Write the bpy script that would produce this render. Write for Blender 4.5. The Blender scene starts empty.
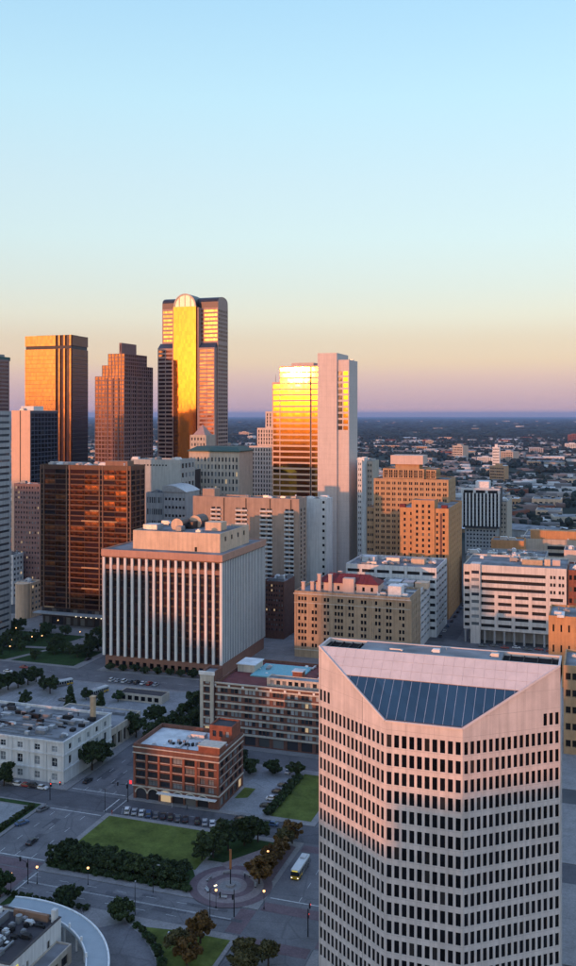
import bpy, math, random
import numpy as np
from mathutils import Vector
R = math.radians
random.seed(7)
scene = bpy.context.scene
col = scene.collection

# ------------------------------------------------------------------ camera
# World axes follow the street grid: +X along the cross streets, +Y along the avenues.
# The camera hovers 130 m above the street corner at the origin and looks 18.5 degrees off the avenues.
CAM_H, FOC, CX, HZ = 130.0, 930.0, 288.0, 415.0
YAW = R(18.5)
cs, sn = math.cos(YAW), math.sin(YAW)
cam = bpy.data.cameras.new('camera')
cam_ob = bpy.data.objects.new('camera', cam); col.objects.link(cam_ob)
cam_ob.location = (0, 0, CAM_H)
cam_ob.rotation_euler = (R(90), 0, YAW)
cam.sensor_fit = 'HORIZONTAL'; cam.sensor_width = 36.0
cam.lens = 36.0 * FOC / 576.0
cam.shift_y = -(483.0 - HZ) / 576.0
cam.clip_start = 1.0; cam.clip_end = 200000.0
scene.camera = cam_ob

# ------------------------------------------------------------------ sky, sun, exposure
SUN_AZ, SUN_EL = R(18.0), R(3.0)          # azimuth measured from -Y towards -X
sun_from = Vector((-math.sin(SUN_AZ) * math.cos(SUN_EL), -math.cos(SUN_AZ) * math.cos(SUN_EL), math.sin(SUN_EL)))
world = bpy.data.worlds.new('World'); scene.world = world
world.use_nodes = True
wn = world.node_tree; wn.nodes.clear()
out = wn.nodes.new('ShaderNodeOutputWorld')
bg = wn.nodes.new('ShaderNodeBackground'); bg.inputs['Strength'].default_value = 0.14
sky = wn.nodes.new('ShaderNodeTexSky'); sky.sky_type = 'NISHITA'; sky.sun_disc = False
sky.sun_elevation = SUN_EL
sky.sun_rotation = math.atan2(sun_from.x, sun_from.y)
sky.altitude = 200.0; sky.air_density = 1.0; sky.dust_density = 1.6; sky.ozone_density = 1.6
# twilight colours by elevation (anti-twilight band over the horizon, pale cyan above), the same all round the dome;
# the Sky Texture adds the glow round the sun
def lin(c): return tuple((x / 255 / 12.92) if x < 10 else ((x / 255 + .055) / 1.055) ** 2.4 for x in c)
tco = wn.nodes.new('ShaderNodeTexCoord'); sep = wn.nodes.new('ShaderNodeSeparateXYZ'); wn.links.new(tco.outputs['Generated'], sep.inputs[0])
rmp = wn.nodes.new('ShaderNodeValToRGB'); el = rmp.color_ramp.elements
stops = [(0.0, (246, 196, 184)), (0.012, (206, 178, 182)), (0.028, (202, 177, 182)), (0.042, (210, 182, 178)), (0.056, (216, 191, 171)), (0.080, (213, 193, 174)), (0.105, (215, 208, 192)), (0.135, (209, 213, 204)),
         (0.185, (204, 221, 220)), (0.24, (199, 221, 227)), (0.32, (187, 223, 238)), (0.41, (169, 213, 241)), (0.6, (164, 200, 244)), (1.0, (156, 184, 242))]
while len(el) < len(stops): el.new(0.5)
def clear(z):      # what the Sky Texture itself gives away from the sun, so that the two add up to the evening's colours
    k = min(1, z / .4); a, b = (.85, .76, .2), (.47, .77, 1.13)
    return [(a[i] + (b[i] - a[i]) * k) * bg.inputs['Strength'].default_value for i in range(3)]
for i, (p_, c_) in enumerate(stops):
    el[i].position = p_; el[i].color = (*[max(.01, x - .82 * y) for x, y in zip(lin(tuple(min(255, q * 1.018) for q in c_)), clear(p_))], 1)
wn.links.new(sep.outputs[2], rmp.inputs[0])
gain = wn.nodes.new('ShaderNodeVectorMath'); gain.operation = 'SCALE'; gain.inputs['Scale'].default_value = 1.0 / bg.inputs['Strength'].default_value
wn.links.new(rmp.outputs[0], gain.inputs[0])
addn = wn.nodes.new('ShaderNodeVectorMath'); addn.operation = 'ADD'
wn.links.new(gain.outputs[0], addn.inputs[0]); wn.links.new(sky.outputs[0], addn.inputs[1])
wn.links.new(addn.outputs[0], bg.inputs[0]); wn.links.new(bg.outputs[0], out.inputs[0])

sun = bpy.data.lights.new('sun', 'SUN'); sun.energy = 3.45; sun.angle = R(0.7); sun.color = (1.0, 0.36, 0.15)
sun_ob = bpy.data.objects.new('sun', sun); col.objects.link(sun_ob)
sun_ob.rotation_euler = sun_from.to_track_quat('Z', 'Y').to_euler()
sun_ob.location = (-150, -300, 300)

vs = scene.view_settings
vs.view_transform = 'Standard'; vs.look = 'None'; vs.gamma = 1.0; vs.use_curve_mapping = False
vs.exposure = 0.0
scene.render.engine = 'CYCLES'
cy = scene.cycles
cy.use_denoising = True
cy.max_bounces = 5; cy.diffuse_bounces = 2; cy.glossy_bounces = 3; cy.transmission_bounces = 2; cy.volume_bounces = 0
cy.transparent_max_bounces = 4
cy.caustics_reflective = False; cy.caustics_refractive = False
cy.sample_clamp_indirect = 6.0
cy.use_adaptive_sampling = True; cy.adaptive_threshold = 0.02

# ------------------------------------------------------------------ surveying helpers (bearing + range -> plan position)
def K(px): return (px - CX) / FOC
def U(px, v): k = K(px); return v * (k * cs - sn) / (k * sn + cs)       # x on the line y = v seen at that bearing
def V(px, u): k = K(px); return u * (k * sn + cs) / (k * cs - sn)       # y on the line x = u seen at that bearing
def DY(px, v): return v / (K(px) * sn + cs)                             # range along the view axis
def Zp(py, px, v): return CAM_H - (py - HZ) * DY(px, v) / FOC           # height at that elevation angle
def G(px, py, z=0.0):
    Y = (CAM_H - z) * FOC / (py - HZ); X = (px - CX) * Y / FOC
    return (X * cs - Y * sn, X * sn + Y * cs)

# ------------------------------------------------------------------ materials
M = {}
def nt(name):
    m = bpy.data.materials.new(name); m.use_nodes = True
    t = m.node_tree; b = t.nodes['Principled BSDF']
    M[name] = m
    return m, t, b
def N(t, ty, **kw):
    n = t.nodes.new(ty)
    for k, v in kw.items():
        if k in n.inputs: n.inputs[k].default_value = v
        else: setattr(n, k, v)
    return n
def ramp(t, stops):
    r = t.nodes.new('ShaderNodeValToRGB'); e = r.color_ramp.elements
    while len(e) < len(stops): e.new(0.5)
    for i, (p, c) in enumerate(stops):
        e[i].position = p; e[i].color = (*c, 1)
    return r
def sc(c, f): return tuple(min(1, x * f) for x in c)

def wall_mat(name, c, rough=0.85, var=0.18, streak=0.25, bump=0.15, joint=None, spec=0.3, scale=0.25):
    """weathered masonry or concrete: mottling, rain streaks, optional panel joints"""
    c = tuple(min(.8, x * 1.2) for x in c)
    m, t, b = nt(name); L = t.links
    geo = N(t, 'ShaderNodeNewGeometry')
    n1 = N(t, 'ShaderNodeTexNoise', Scale=scale, Detail=6.0, Roughness=0.6); L.new(geo.outputs['Position'], n1.inputs['Vector'])
    mp = N(t, 'ShaderNodeMapping'); mp.inputs['Scale'].default_value = (0.9, 0.9, 0.05); L.new(geo.outputs['Position'], mp.inputs['Vector'])
    n2 = N(t, 'ShaderNodeTexNoise', Scale=1.0, Detail=3.0); L.new(mp.outputs[0], n2.inputs['Vector'])
    r1 = ramp(t, [(0.3, sc(c, 1 - var)), (0.7, sc(c, 1 + var))]); L.new(n1.outputs[0], r1.inputs[0])
    r2 = ramp(t, [(0.35, (1 - streak,) * 3), (0.62, (1, 1, 1))]); L.new(n2.outputs[0], r2.inputs[0])
    mx = N(t, 'ShaderNodeMix', data_type='RGBA', blend_type='MULTIPLY'); mx.inputs[0].default_value = 1.0
    L.new(r1.outputs[0], mx.inputs[6]); L.new(r2.outputs[0], mx.inputs[7])
    last = mx.outputs[2]
    if joint:
        tc = N(t, 'ShaderNodeTexCoord')
        sx = N(t, 'ShaderNodeSeparateXYZ'); L.new(tc.outputs['Object'], sx.inputs[0])
        def grid(sock, per, w):
            a = N(t, 'ShaderNodeMath', operation='DIVIDE'); L.new(sock, a.inputs[0]); a.inputs[1].default_value = per
            f = N(t, 'ShaderNodeMath', operation='FRACT'); L.new(a.outputs[0], f.inputs[0])
            g = N(t, 'ShaderNodeMath', operation='LESS_THAN'); L.new(f.outputs[0], g.inputs[0]); g.inputs[1].default_value = w / per
            return g.outputs[0]
        g1 = grid(sx.outputs[2], joint[1], joint[2])
        ad = N(t, 'ShaderNodeMath', operation='ADD'); L.new(sx.outputs[0], ad.inputs[0]); L.new(sx.outputs[1], ad.inputs[1])
        g2 = grid(ad.outputs[0], joint[0], joint[2])
        mxm = N(t, 'ShaderNodeMath', operation='MAXIMUM'); L.new(g1, mxm.inputs[0]); L.new(g2, mxm.inputs[1])
        mj = N(t, 'ShaderNodeMix', data_type='RGBA'); L.new(mxm.outputs[0], mj.inputs[0]); L.new(last, mj.inputs[6])
        mj.inputs[7].default_value = (*sc(c, 0.55), 1); last = mj.outputs[2]
    L.new(last, b.inputs['Base Color'])
    b.inputs['Roughness'].default_value = rough; b.inputs['Specular IOR Level'].default_value = spec
    if bump:
        n3 = N(t, 'ShaderNodeTexNoise', Scale=1.5, Detail=5.0); L.new(geo.outputs['Position'], n3.inputs['Vector'])
        bp = N(t, 'ShaderNodeBump', Strength=bump, Distance=0.1); L.new(n3.outputs[0], bp.inputs['Height']); L.new(bp.outputs[0], b.inputs['Normal'])
    return m

def glass_mat(name, c=(0.010, 0.011, 0.014), rough=0.06, blinds=0.12, blind_c=(0.16, 0.15, 0.13), lit=0.0, spec=0.5):
    """office window: dark pane, some with blinds down, a few with a lamp on inside"""
    m, t, b = nt(name); L = t.links
    geo = N(t, 'ShaderNodeNewGeometry'); oi = N(t, 'ShaderNodeObjectInfo')
    ad = N(t, 'ShaderNodeMath', operation='ADD'); L.new(geo.outputs['Random Per Island'], ad.inputs[0]); L.new(oi.outputs['Random'], ad.inputs[1])
    fr = N(t, 'ShaderNodeMath', operation='FRACT'); L.new(ad.outputs[0], fr.inputs[0])
    r = ramp(t, [(0.0, sc(c, 0.6)), (1 - blinds, sc(c, 1.6)), (1 - blinds + 0.02, sc(blind_c, 0.45)), (1.0, blind_c)])
    L.new(fr.outputs[0], r.inputs[0]); L.new(r.outputs[0], b.inputs['Base Color'])
    b.inputs['Roughness'].default_value = rough; b.inputs['Specular IOR Level'].default_value = spec
    if lit > 0:
        g = N(t, 'ShaderNodeMath', operation='LESS_THAN'); L.new(fr.outputs[0], g.inputs[0]); g.inputs[1].default_value = lit
        ms = N(t, 'ShaderNodeMath', operation='MULTIPLY'); L.new(g.outputs[0], ms.inputs[0]); ms.inputs[1].default_value = 0.5
        L.new(ms.outputs[0], b.inputs['Emission Strength']); b.inputs['Emission Color'].default_value = (1.0, 0.72, 0.42, 1)
    n3 = N(t, 'ShaderNodeTexNoise', Scale=0.35, Detail=2.0); L.new(geo.outputs['Position'], n3.inputs['Vector'])
    bp = N(t, 'ShaderNodeBump', Strength=0.05, Distance=0.3); L.new(n3.outputs[0], bp.inputs['Height']); L.new(bp.outputs[0], b.inputs['Normal'])
    return m

def mirror_mat(name, c, rough=0.08, metal=1.0, wav=0.010, panel=(1.5, 4.0), var=0.12, bmp=0.03):
    """coated reflective curtain-wall glass: each pane a little darker or lighter and a little out of plane"""
    m, t, b = nt(name); L = t.links
    tc = N(t, 'ShaderNodeTexCoord')
    sx = N(t, 'ShaderNodeSeparateXYZ'); L.new(tc.outputs['Object'], sx.inputs[0])
    ad = N(t, 'ShaderNodeMath', operation='ADD'); L.new(sx.outputs[0], ad.inputs[0]); L.new(sx.outputs[1], ad.inputs[1])
    def cell(sock, per):
        a = N(t, 'ShaderNodeMath', operation='DIVIDE'); L.new(sock, a.inputs[0]); a.inputs[1].default_value = per
        f = N(t, 'ShaderNodeMath', operation='FLOOR'); L.new(a.outputs[0], f.inputs[0]); return f.outputs[0]
    cb = N(t, 'ShaderNodeCombineXYZ'); L.new(cell(ad.outputs[0], panel[0]), cb.inputs[0]); L.new(cell(sx.outputs[2], panel[1]), cb.inputs[1])
    wn_ = N(t, 'ShaderNodeTexWhiteNoise'); L.new(cb.outputs[0], wn_.inputs['Vector'])
    r = ramp(t, [(0.0, sc(c, 1 - var)), (1.0, sc(c, 1 + var * 0.6))]); L.new(wn_.outputs['Value'], r.inputs[0])
    L.new(r.outputs[0], b.inputs['Base Color'])
    b.inputs['Metallic'].default_value = metal; b.inputs['Roughness'].default_value = rough
    # pane tilt
    geo = N(t, 'ShaderNodeNewGeometry')
    sb = N(t, 'ShaderNodeVectorMath', operation='SUBTRACT'); L.new(wn_.outputs['Color'], sb.inputs[0]); sb.inputs[1].default_value = (0.5, 0.5, 0.5)
    scl = N(t, 'ShaderNodeVectorMath', operation='SCALE'); L.new(sb.outputs[0], scl.inputs[0]); scl.inputs['Scale'].default_value = wav
    nz = N(t, 'ShaderNodeTexNoise', Scale=0.06, Detail=3.0); L.new(geo.outputs['Position'], nz.inputs['Vector'])
    bp = N(t, 'ShaderNodeBump', Strength=bmp, Distance=1.0); L.new(nz.outputs[0], bp.inputs['Height'])
    av = N(t, 'ShaderNodeVectorMath', operation='ADD'); L.new(bp.outputs[0], av.inputs[0]); L.new(scl.outputs[0], av.inputs[1])
    nn = N(t, 'ShaderNodeVectorMath', operation='NORMALIZE'); L.new(av.outputs[0], nn.inputs[0])
    L.new(nn.outputs[0], b.inputs['Normal'])
    return m

def plain(name, c, rough=0.7, metal=0.0, spec=0.4, var=0.15, scale=0.8):
    m, t, b = nt(name); L = t.links
    geo = N(t, 'ShaderNodeNewGeometry')
    n1 = N(t, 'ShaderNodeTexNoise', Scale=scale, Detail=4.0); L.new(geo.outputs['Position'], n1.inputs['Vector'])
    r1 = ramp(t, [(0.3, sc(c, 1 - var)), (0.7, sc(c, 1 + var))]); L.new(n1.outputs[0], r1.inputs[0]); L.new(r1.outputs[0], b.inputs['Base Color'])
    b.inputs['Roughness'].default_value = rough; b.inputs['Metallic'].default_value = metal; b.inputs['Specular IOR Level'].default_value = spec
    return m

def emit(name, c, e):
    m, t, b = nt(name)
    b.inputs['Base Color'].default_value = (*c, 1); b.inputs['Emission Color'].default_value = (*c, 1); b.inputs['Emission Strength'].default_value = e
    return m

def leaf_mat(name, c0, c1):
    m, t, b = nt(name); L = t.links
    geo = N(t, 'ShaderNodeNewGeometry'); oi = N(t, 'ShaderNodeObjectInfo')
    mxr = N(t, 'ShaderNodeMath', operation='MULTIPLY_ADD'); L.new(oi.outputs['Random'], mxr.inputs[0]); mxr.inputs[1].default_value = 0.35
    hl = N(t, 'ShaderNodeMath', operation='MULTIPLY'); L.new(geo.outputs['Random Per Island'], hl.inputs[0]); hl.inputs[1].default_value = 0.65
    L.new(hl.outputs[0], mxr.inputs[2])
    r = ramp(t, [(0.0, c0), (1.0, c1)]); L.new(mxr.outputs[0], r.inputs[0]); L.new(r.outputs[0], b.inputs['Base Color'])
    b.inputs['Roughness'].default_value = 0.75; b.inputs['Specular IOR Level'].default_value = 0.15
    return m

# ------------------------------------------------------------------ mesh building
class MB:
    """collects faces with welded vertices; build() links them as ONE mesh object"""
    def __init__(self): self.v = []; self.f = []; self.mi = []; self.d = {}
    def vert(self, p):
        k = (round(p[0], 3), round(p[1], 3), round(p[2], 3))
        i = self.d.get(k)
        if i is None:
            i = len(self.v); self.d[k] = i; self.v.append(k)
        return i
    def face(self, pts, m=0):
        ids = []
        for p in pts:
            i = self.vert(p)
            if not ids or ids[-1] != i: ids.append(i)
        if ids and ids[0] == ids[-1]: ids.pop()
        if len(set(ids)) >= 3: self.f.append(ids); self.mi.append(m)
    def box(self, x0, y0, z0, x1, y1, z1, m=0, bottom=True):
        a = [(x0, y0, z0), (x1, y0, z0), (x1, y1, z0), (x0, y1, z0), (x0, y0, z1), (x1, y0, z1), (x1, y1, z1), (x0, y1, z1)]
        q = [(0, 1, 5, 4), (1, 2, 6, 5), (2, 3, 7, 6), (3, 0, 4, 7), (4, 5, 6, 7)] + ([(3, 2, 1, 0)] if bottom else [])
        for f in q: self.face([a[i] for i in f], m)
        return self
    def prism(self, pts, z0, z1, m=0, mt=None, bottom=False):
        n = len(pts)
        for i in range(n):
            p, q = pts[i], pts[(i + 1) % n]
            self.face([(p[0], p[1], z0), (q[0], q[1], z0), (q[0], q[1], z1), (p[0], p[1], z1)], m)
        self.face([(p[0], p[1], z1) for p in pts], m if mt is None else mt)
        if bottom: self.face([(p[0], p[1], z0) for p in reversed(pts)], m)
        return self
    def cyl(self, cx, cy_, z0, z1, r0, r1=None, n=10, m=0, cap=True):
        r1 = r0 if r1 is None else r1
        a = [(cx + r0 * math.cos(2 * math.pi * i / n), cy_ + r0 * math.sin(2 * math.pi * i / n), z0) for i in range(n)]
        b = [(cx + r1 * math.cos(2 * math.pi * i / n), cy_ + r1 * math.sin(2 * math.pi * i / n), z1) for i in range(n)]
        for i in range(n):
            j = (i + 1) % n; self.face([a[i], a[j], b[j], b[i]], m)
        if cap: self.face(b, m); self.face(a[::-1], m)
        return self
    def tube(self, p, q, r0, r1=None, n=6, m=0):
        r1 = r0 if r1 is None else r1
        p, q = Vector(p), Vector(q); d = (q - p).normalized()
        a = d.orthogonal().normalized(); b = d.cross(a)
        A = [p + (a * math.cos(2 * math.pi * i / n) + b * math.sin(2 * math.pi * i / n)) * r0 for i in range(n)]
        B = [q + (a * math.cos(2 * math.pi * i / n) + b * math.sin(2 * math.pi * i / n)) * r1 for i in range(n)]
        for i in range(n):
            j = (i + 1) % n; self.face([A[i], A[j], B[j], B[i]], m)
        self.face(A[::-1], m); self.face(B, m)
        return self
    def mesh(self, name, mats):
        me = bpy.data.meshes.new(name); me.from_pydata(self.v, [], self.f)
        if not isinstance(mats, (list, tuple)): mats = [mats]
        for m in mats: me.materials.append(M[m] if isinstance(m, str) else m)
        if len(mats) > 1: me.polygons.foreach_set('material_index', self.mi)
        me.update(); return me
    def build(self, name, mats, parent=None, loc=(0, 0, 0), rz=0.0, kind=None):
        return link(name, self.mesh(name, mats), parent, loc, rz, kind)

def link(name, me, parent=None, loc=(0, 0, 0), rz=0.0, kind=None):
    o = bpy.data.objects.new(name, me); col.objects.link(o)
    o.parent = parent; o.location = loc
    if rz: o.rotation_euler = (0, 0, rz)
    if kind: o['kind'] = kind
    return o
def tag(o, label, cat, group=None):
    o['label'] = label; o['category'] = cat
    if group: o['group'] = group
    return o
def thing(name, label, cat, loc=(0, 0, 0), rz=0.0, group=None):
    return tag(link(name, None, None, loc, rz), label, cat, group)
def copy_tree(o, parent=None):
    c = o.copy(); col.objects.link(c); c.parent = parent
    for ch in list(o.children): copy_tree(ch, c)
    return c

# ------------------------------------------------------------------ facades
_pane = {}
def pane_mesh(w, h, mat, t=0.08):
    k = (round(w, 2), round(h, 2), mat, t)
    if k not in _pane:
        _pane[k] = MB().box(-w / 2, 0, -h / 2, w / 2, t, h / 2).mesh('window', mat)
    return _pane[k]
def cols(n, W, w, m0=0.0, m1=None):
    m1 = m0 if m1 is None else m1
    p = (W - m0 - m1) / n
    return [(m0 + p * (i + .5) - w / 2, m0 + p * (i + .5) + w / 2) for i in range(n)]
def rows(n, z0, z1, h):
    p = (z1 - z0) / n
    return [(z0 + p * (i + .5) - h / 2, z0 + p * (i + .5) + h / 2) for i in range(n)]

def facade(mb, root, p, d, W, z0, z1, cl, rw, depth=0.35, win='glass', single=True, wname='window', skip=None, stuff=None, m=0):
    """one wall face with real openings; panes sit back in the reveals. single: each pane is an object; else faces of `stuff`."""
    n = (d[1], -d[0])
    def P(a, z, dep=0.0): return (p[0] + d[0] * a - n[0] * dep, p[1] + d[1] * a - n[1] * dep, z)
    rw = sorted(rw); zc = z0
    edges = [0.0]
    for a, b in cl: edges += [a, b]
    edges.append(W)
    prev = [0.0, W]
    rz = math.atan2(d[1], d[0]); made = []
    for ri, (za, zb) in enumerate(rw):
        mb.face([P(a, zc) for a in prev] + [P(a, za) for a in reversed(edges)], m)
        for i in range(0, len(edges), 2):
            mb.face([P(edges[i], za), P(edges[i + 1], za), P(edges[i + 1], zb), P(edges[i], zb)], m)
        for ci, (a, b) in enumerate(cl):
            if skip and skip(ci, ri):
                mb.face([P(a, za), P(b, za), P(b, zb), P(a, zb)], m); continue
            mb.face([P(a, za), P(b, za), P(b, za, depth), P(a, za, depth)], m)
            mb.face([P(a, zb, depth), P(b, zb, depth), P(b, zb), P(a, zb)], m)
            mb.face([P(a, za), P(a, za, depth), P(a, zb, depth), P(a, zb)], m)
            mb.face([P(b, za, depth), P(b, za), P(b, zb), P(b, zb, depth)], m)
            if single is True or (callable(single) and single(ci, ri)):
                c0 = P((a + b) / 2, (za + zb) / 2, depth - 0.02)
                made.append(link(wname, pane_mesh(b - a, zb - za, win(ci, ri) if callable(win) else win), root, c0, rz))
            elif stuff is not None:
                e = depth - 0.02
                stuff.face([P(a, za, e), P(b, za, e), P(b, zb, e), P(a, zb, e)])
        prev = edges; zc = zb
    mb.face([P(a, zc) for a in prev] + [P(W, z1), P(0, z1)], m)
    return made

def block(root, x0, y0, z0, x1, y1, z1, wall, roof='roof_grey', F=None, Rt=None, Lf=None, B=None, par=1.0, pt=0.5, name='wall', stuff_mat=None, deck='roof_deck', base=None):
    """a storey block: four walls (any of them with openings), parapet and sunk roof deck"""
    mb = MB(); st = MB()
    W, D = x1 - x0, y1 - y0
    for spec, p, d, w in ((F, (x0, y0), (1, 0), W), (Rt, (x1, y0), (0, 1), D), (B, (x1, y1), (-1, 0), W), (Lf, (x0, y1), (0, -1), D)):
        s = dict(spec) if spec else dict(cl=[], rw=[])
        sm = s.pop('smat', None)
        own = MB() if sm else st
        s.setdefault('stuff', own)
        cb = s.pop('each', None)
        panes = facade(mb, root, p, d, w, z0, z1, **s)
        if cb:
            for q in panes: cb(q)
        if sm and own.f: own.build('windows', sm, root, kind='stuff')
    if par > 0:
        o = [(x0, y0), (x1, y0), (x1, y1), (x0, y1)]; i_ = [(x0 + pt, y0 + pt), (x1 - pt, y0 + pt), (x1 - pt, y1 - pt), (x0 + pt, y1 - pt)]
        for k in range(4):
            j = (k + 1) % 4
            mb.face([(*o[k], z1), (*o[j], z1), (*i_[j], z1), (*i_[k], z1)])
            mb.face([(*i_[k], z1), (*i_[j], z1), (*i_[j], z1 - par), (*i_[k], z1 - par)])
        dk = MB(); dk.face([(*q, z1 - par) for q in i_]); dk.build(deck, roof, root)
    else:
        dk = MB(); dk.face([(x0, y0, z1), (x1, y0, z1), (x1, y1, z1), (x0, y1, z1)]); dk.build(deck, roof, root)
    w = mb.build(name, wall, root)
    if st.f: st.build('windows', stuff_mat or 'glass', root, kind='stuff')
    return w

_units = {}
def unit_mesh(k):
    if k not in _units:
        mb = MB()
        if k == 0:      # air handler: cabinet on rails with a sloped hood
            mb.box(-1.5, -1, .25, 1.5, 1, 1.7); mb.box(-1.4, -.8, 0, -1.1, .8, .25); mb.box(1.1, -.8, 0, 1.4, .8, .25)
            mb.face([(1.5, -.9, 1.6), (2.2, -.9, .7), (2.2, .9, .7), (1.5, .9, 1.6)]); mb.face([(1.5, -.9, 1.6), (1.5, -.9, .7), (2.2, -.9, .7)]); mb.face([(1.5, .9, 1.6), (2.2, .9, .7), (1.5, .9, .7)])
        elif k == 1:    # condenser with a fan cowl
            mb.box(-1, -1, 0, 1, 1, 1.3); mb.cyl(0, 0, 1.3, 1.65, .8, .75, 10)
        elif k == 2:    # vent stack
            mb.cyl(0, 0, 0, 1.5, .3, .3, 8); mb.cyl(0, 0, 1.6, 1.9, .5, .15, 8); mb.cyl(0, 0, 1.45, 1.62, .12, .12, 6)
        else:           # long duct with an elbow
            mb.box(-3, -.4, .3, 3, .4, 1.0); mb.box(2.2, -.4, -0.05, 3, .4, .3); mb.box(-3, .4, .3, -2.2, 1.6, 1.0)
        _units[k] = mb
    return _units[k]
_umesh = {}
def rooftop(root, x0, y0, x1, y1, z, n, seed, smin=0.7, smax=1.6, mats=('metal_light', 'metal_grey', 'white_paint')):
    rn = random.Random(seed)
    names = ('air_handler', 'condenser', 'vent_stack', 'duct')
    for i in range(n):
        k = rn.choice((0, 0, 1, 1, 2, 3)); mt = rn.choice(mats)
        if (k, mt) not in _umesh: _umesh[(k, mt)] = unit_mesh(k).mesh(names[k], mt)
        o = link(names[k], _umesh[(k, mt)], root, (rn.uniform(x0, x1), rn.uniform(y0, y1), z), rn.choice((0, math.pi / 2, math.pi)))
        s_ = rn.uniform(smin, smax); o.scale = (s_, s_, s_)

_bar = {}
def muntins(n, w, h, mat, t=0.07, rail=None):
    """returns a function that gives a window pane its own glazing bars (sub-parts)"""
    vb = MB().box(-t / 2, -.06, -h / 2, t / 2, -.002, h / 2).mesh('mullion', mat)
    hb = MB().box(-w / 2, -.05, -t / 2, w / 2, -.003, t / 2).mesh('transom', mat) if rail is not None else None
    def f(o):
        for k in range(1, n): link('mullion', vb, o, (-w / 2 + w * k / n, 0, 0))
        if hb: link('transom', hb, o, (0, 0, rail))
    return f
ORD = ('first', 'second', 'third', 'fourth', 'fifth', 'sixth', 'seventh', 'eighth', 'ninth', 'tenth', 'eleventh', 'twelfth', 'thirteenth', 'fourteenth', 'fifteenth')

# ------------------------------------------------------------------ material list
wall_mat('pink_granite', (0.53, 0.472, 0.45), var=0.11, streak=0.17, joint=(3.0, 3.95, 0.05))
wall_mat('pink_panel', (0.52, 0.465, 0.45), var=0.07, streak=0.06)
wall_mat('brown_granite', (0.24, 0.12, 0.085), var=0.12, streak=0.1, rough=0.6)
wall_mat('white_fin', (0.62, 0.60, 0.58), var=0.06, streak=0.12)
wall_mat('cream_stone', (0.58, 0.42, 0.30), var=0.1, streak=0.18)
wall_mat('red_brick', (0.20, 0.072, 0.045), var=0.22, streak=0.2, scale=0.8)
wall_mat('dark_brick', (0.15, 0.07, 0.052), var=0.2, streak=0.2, scale=0.8)
wall_mat('limestone_trim', (0.46, 0.42, 0.36), var=0.12, streak=0.2)
wall_mat('white_concrete', (0.58, 0.58, 0.58), var=0.08, streak=0.22)
wall_mat('grey_concrete', (0.33, 0.33, 0.34), var=0.1, streak=0.22)
wall_mat('beige_concrete', (0.44, 0.38, 0.32), var=0.1, streak=0.2)
wall_mat('tan_brick', (0.40, 0.25, 0.14), var=0.12, streak=0.15)
wall_mat('orange_brick', (0.46, 0.24, 0.11), var=0.12, streak=0.15)
wall_mat('hotel_stone', (0.36, 0.265, 0.18), var=0.12, streak=0.25)
wall_mat('white_marble', (0.56, 0.475, 0.44), var=0.05, streak=0.08, joint=(6.0, 4.0, 0.06))
wall_mat('blush_stone', (0.52, 0.40, 0.35), var=0.06, streak=0.08)
wall_mat('bronze_frame', (0.095, 0.046, 0.028), var=0.12, streak=0.1, rough=0.5)
wall_mat('dark_frame', (0.045, 0.035, 0.035), var=0.1, streak=0.1, rough=0.5)
wall_mat('navy_panel', (0.035, 0.05, 0.08), var=0.1, streak=0.1, rough=0.4)
wall_mat('plum_granite', (0.22, 0.13, 0.12), var=0.1, streak=0.1, rough=0.6)
wall_mat('arch_granite', (0.34, 0.22, 0.19), var=0.1, streak=0.1, rough=0.55)
plain('roof_grey', (0.20, 0.205, 0.22), 0.9, var=0.5, scale=0.11)
plain('roof_white', (0.56, 0.58, 0.60), 0.85, var=0.22, scale=0.25)
plain('roof_dark', (0.05, 0.045, 0.05), 0.9, var=0.3, scale=0.2)
plain('roof_teal', (0.16, 0.40, 0.46), 0.6, var=0.1)
plain('roof_maroon', (0.15, 0.035, 0.035), 0.85, var=0.2, scale=0.3)
plain('red_tile', (0.15, 0.018, 0.018), 0.7, var=0.25, scale=1.2)
plain('copper_green', (0.03, 0.085, 0.075), 0.6, var=0.2)
plain('vault_metal', (0.06, 0.05, 0.055), 0.4, metal=0.6)
plain('metal_light', (0.50, 0.51, 0.53), 0.45, metal=0.5)
plain('metal_grey', (0.24, 0.25, 0.27), 0.5, metal=0.4)
plain('dark_metal_void', (0.016, 0.016, 0.018), 0.6, spec=0.2)  # dark metal; also fills garage openings, standing in for the shade inside
plain('well_shade', (0.012, 0.012, 0.014), 0.9, spec=0.1)
plain('white_paint', (0.72, 0.72, 0.72), 0.6)
plain('canopy_white', (0.30, 0.35, 0.39), 0.6, var=0.06, scale=0.4)
plain('tan_stack', (0.48, 0.34, 0.22), 0.8)
plain('rubber', (0.02, 0.02, 0.02), 0.8)
plain('bark', (0.05, 0.035, 0.025), 0.9)
plain('wood_post', (0.32, 0.13, 0.05), 0.7)
glass_mat('glass', lit=0.0)
glass_mat('glass_black', (0.005, 0.005, 0.007), rough=0.1, blinds=0.06, blind_c=(0.04, 0.035, 0.035), spec=0.16)
glass_mat('glass_dusk', (0.02, 0.024, 0.032), blinds=0.35, blind_c=(0.30, 0.33, 0.36), lit=0.03)
glass_mat('glass_blinds', (0.03, 0.035, 0.045), blinds=0.6, blind_c=(0.42, 0.46, 0.50), lit=0.02)
glass_mat('shop_glass', (0.03, 0.03, 0.035), blinds=0.3, blind_c=(0.2, 0.2, 0.2), lit=0.06)
glass_mat('glass_red', (0.020, 0.008, 0.006), rough=0.12, blinds=0.2, blind_c=(0.06, 0.018, 0.012))
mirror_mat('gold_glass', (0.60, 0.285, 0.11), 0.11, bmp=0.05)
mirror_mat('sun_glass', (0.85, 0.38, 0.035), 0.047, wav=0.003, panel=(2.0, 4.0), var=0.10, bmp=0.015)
mirror_mat('bronze_mirror', (0.62, 0.33, 0.13), 0.10, var=0.3)
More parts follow.
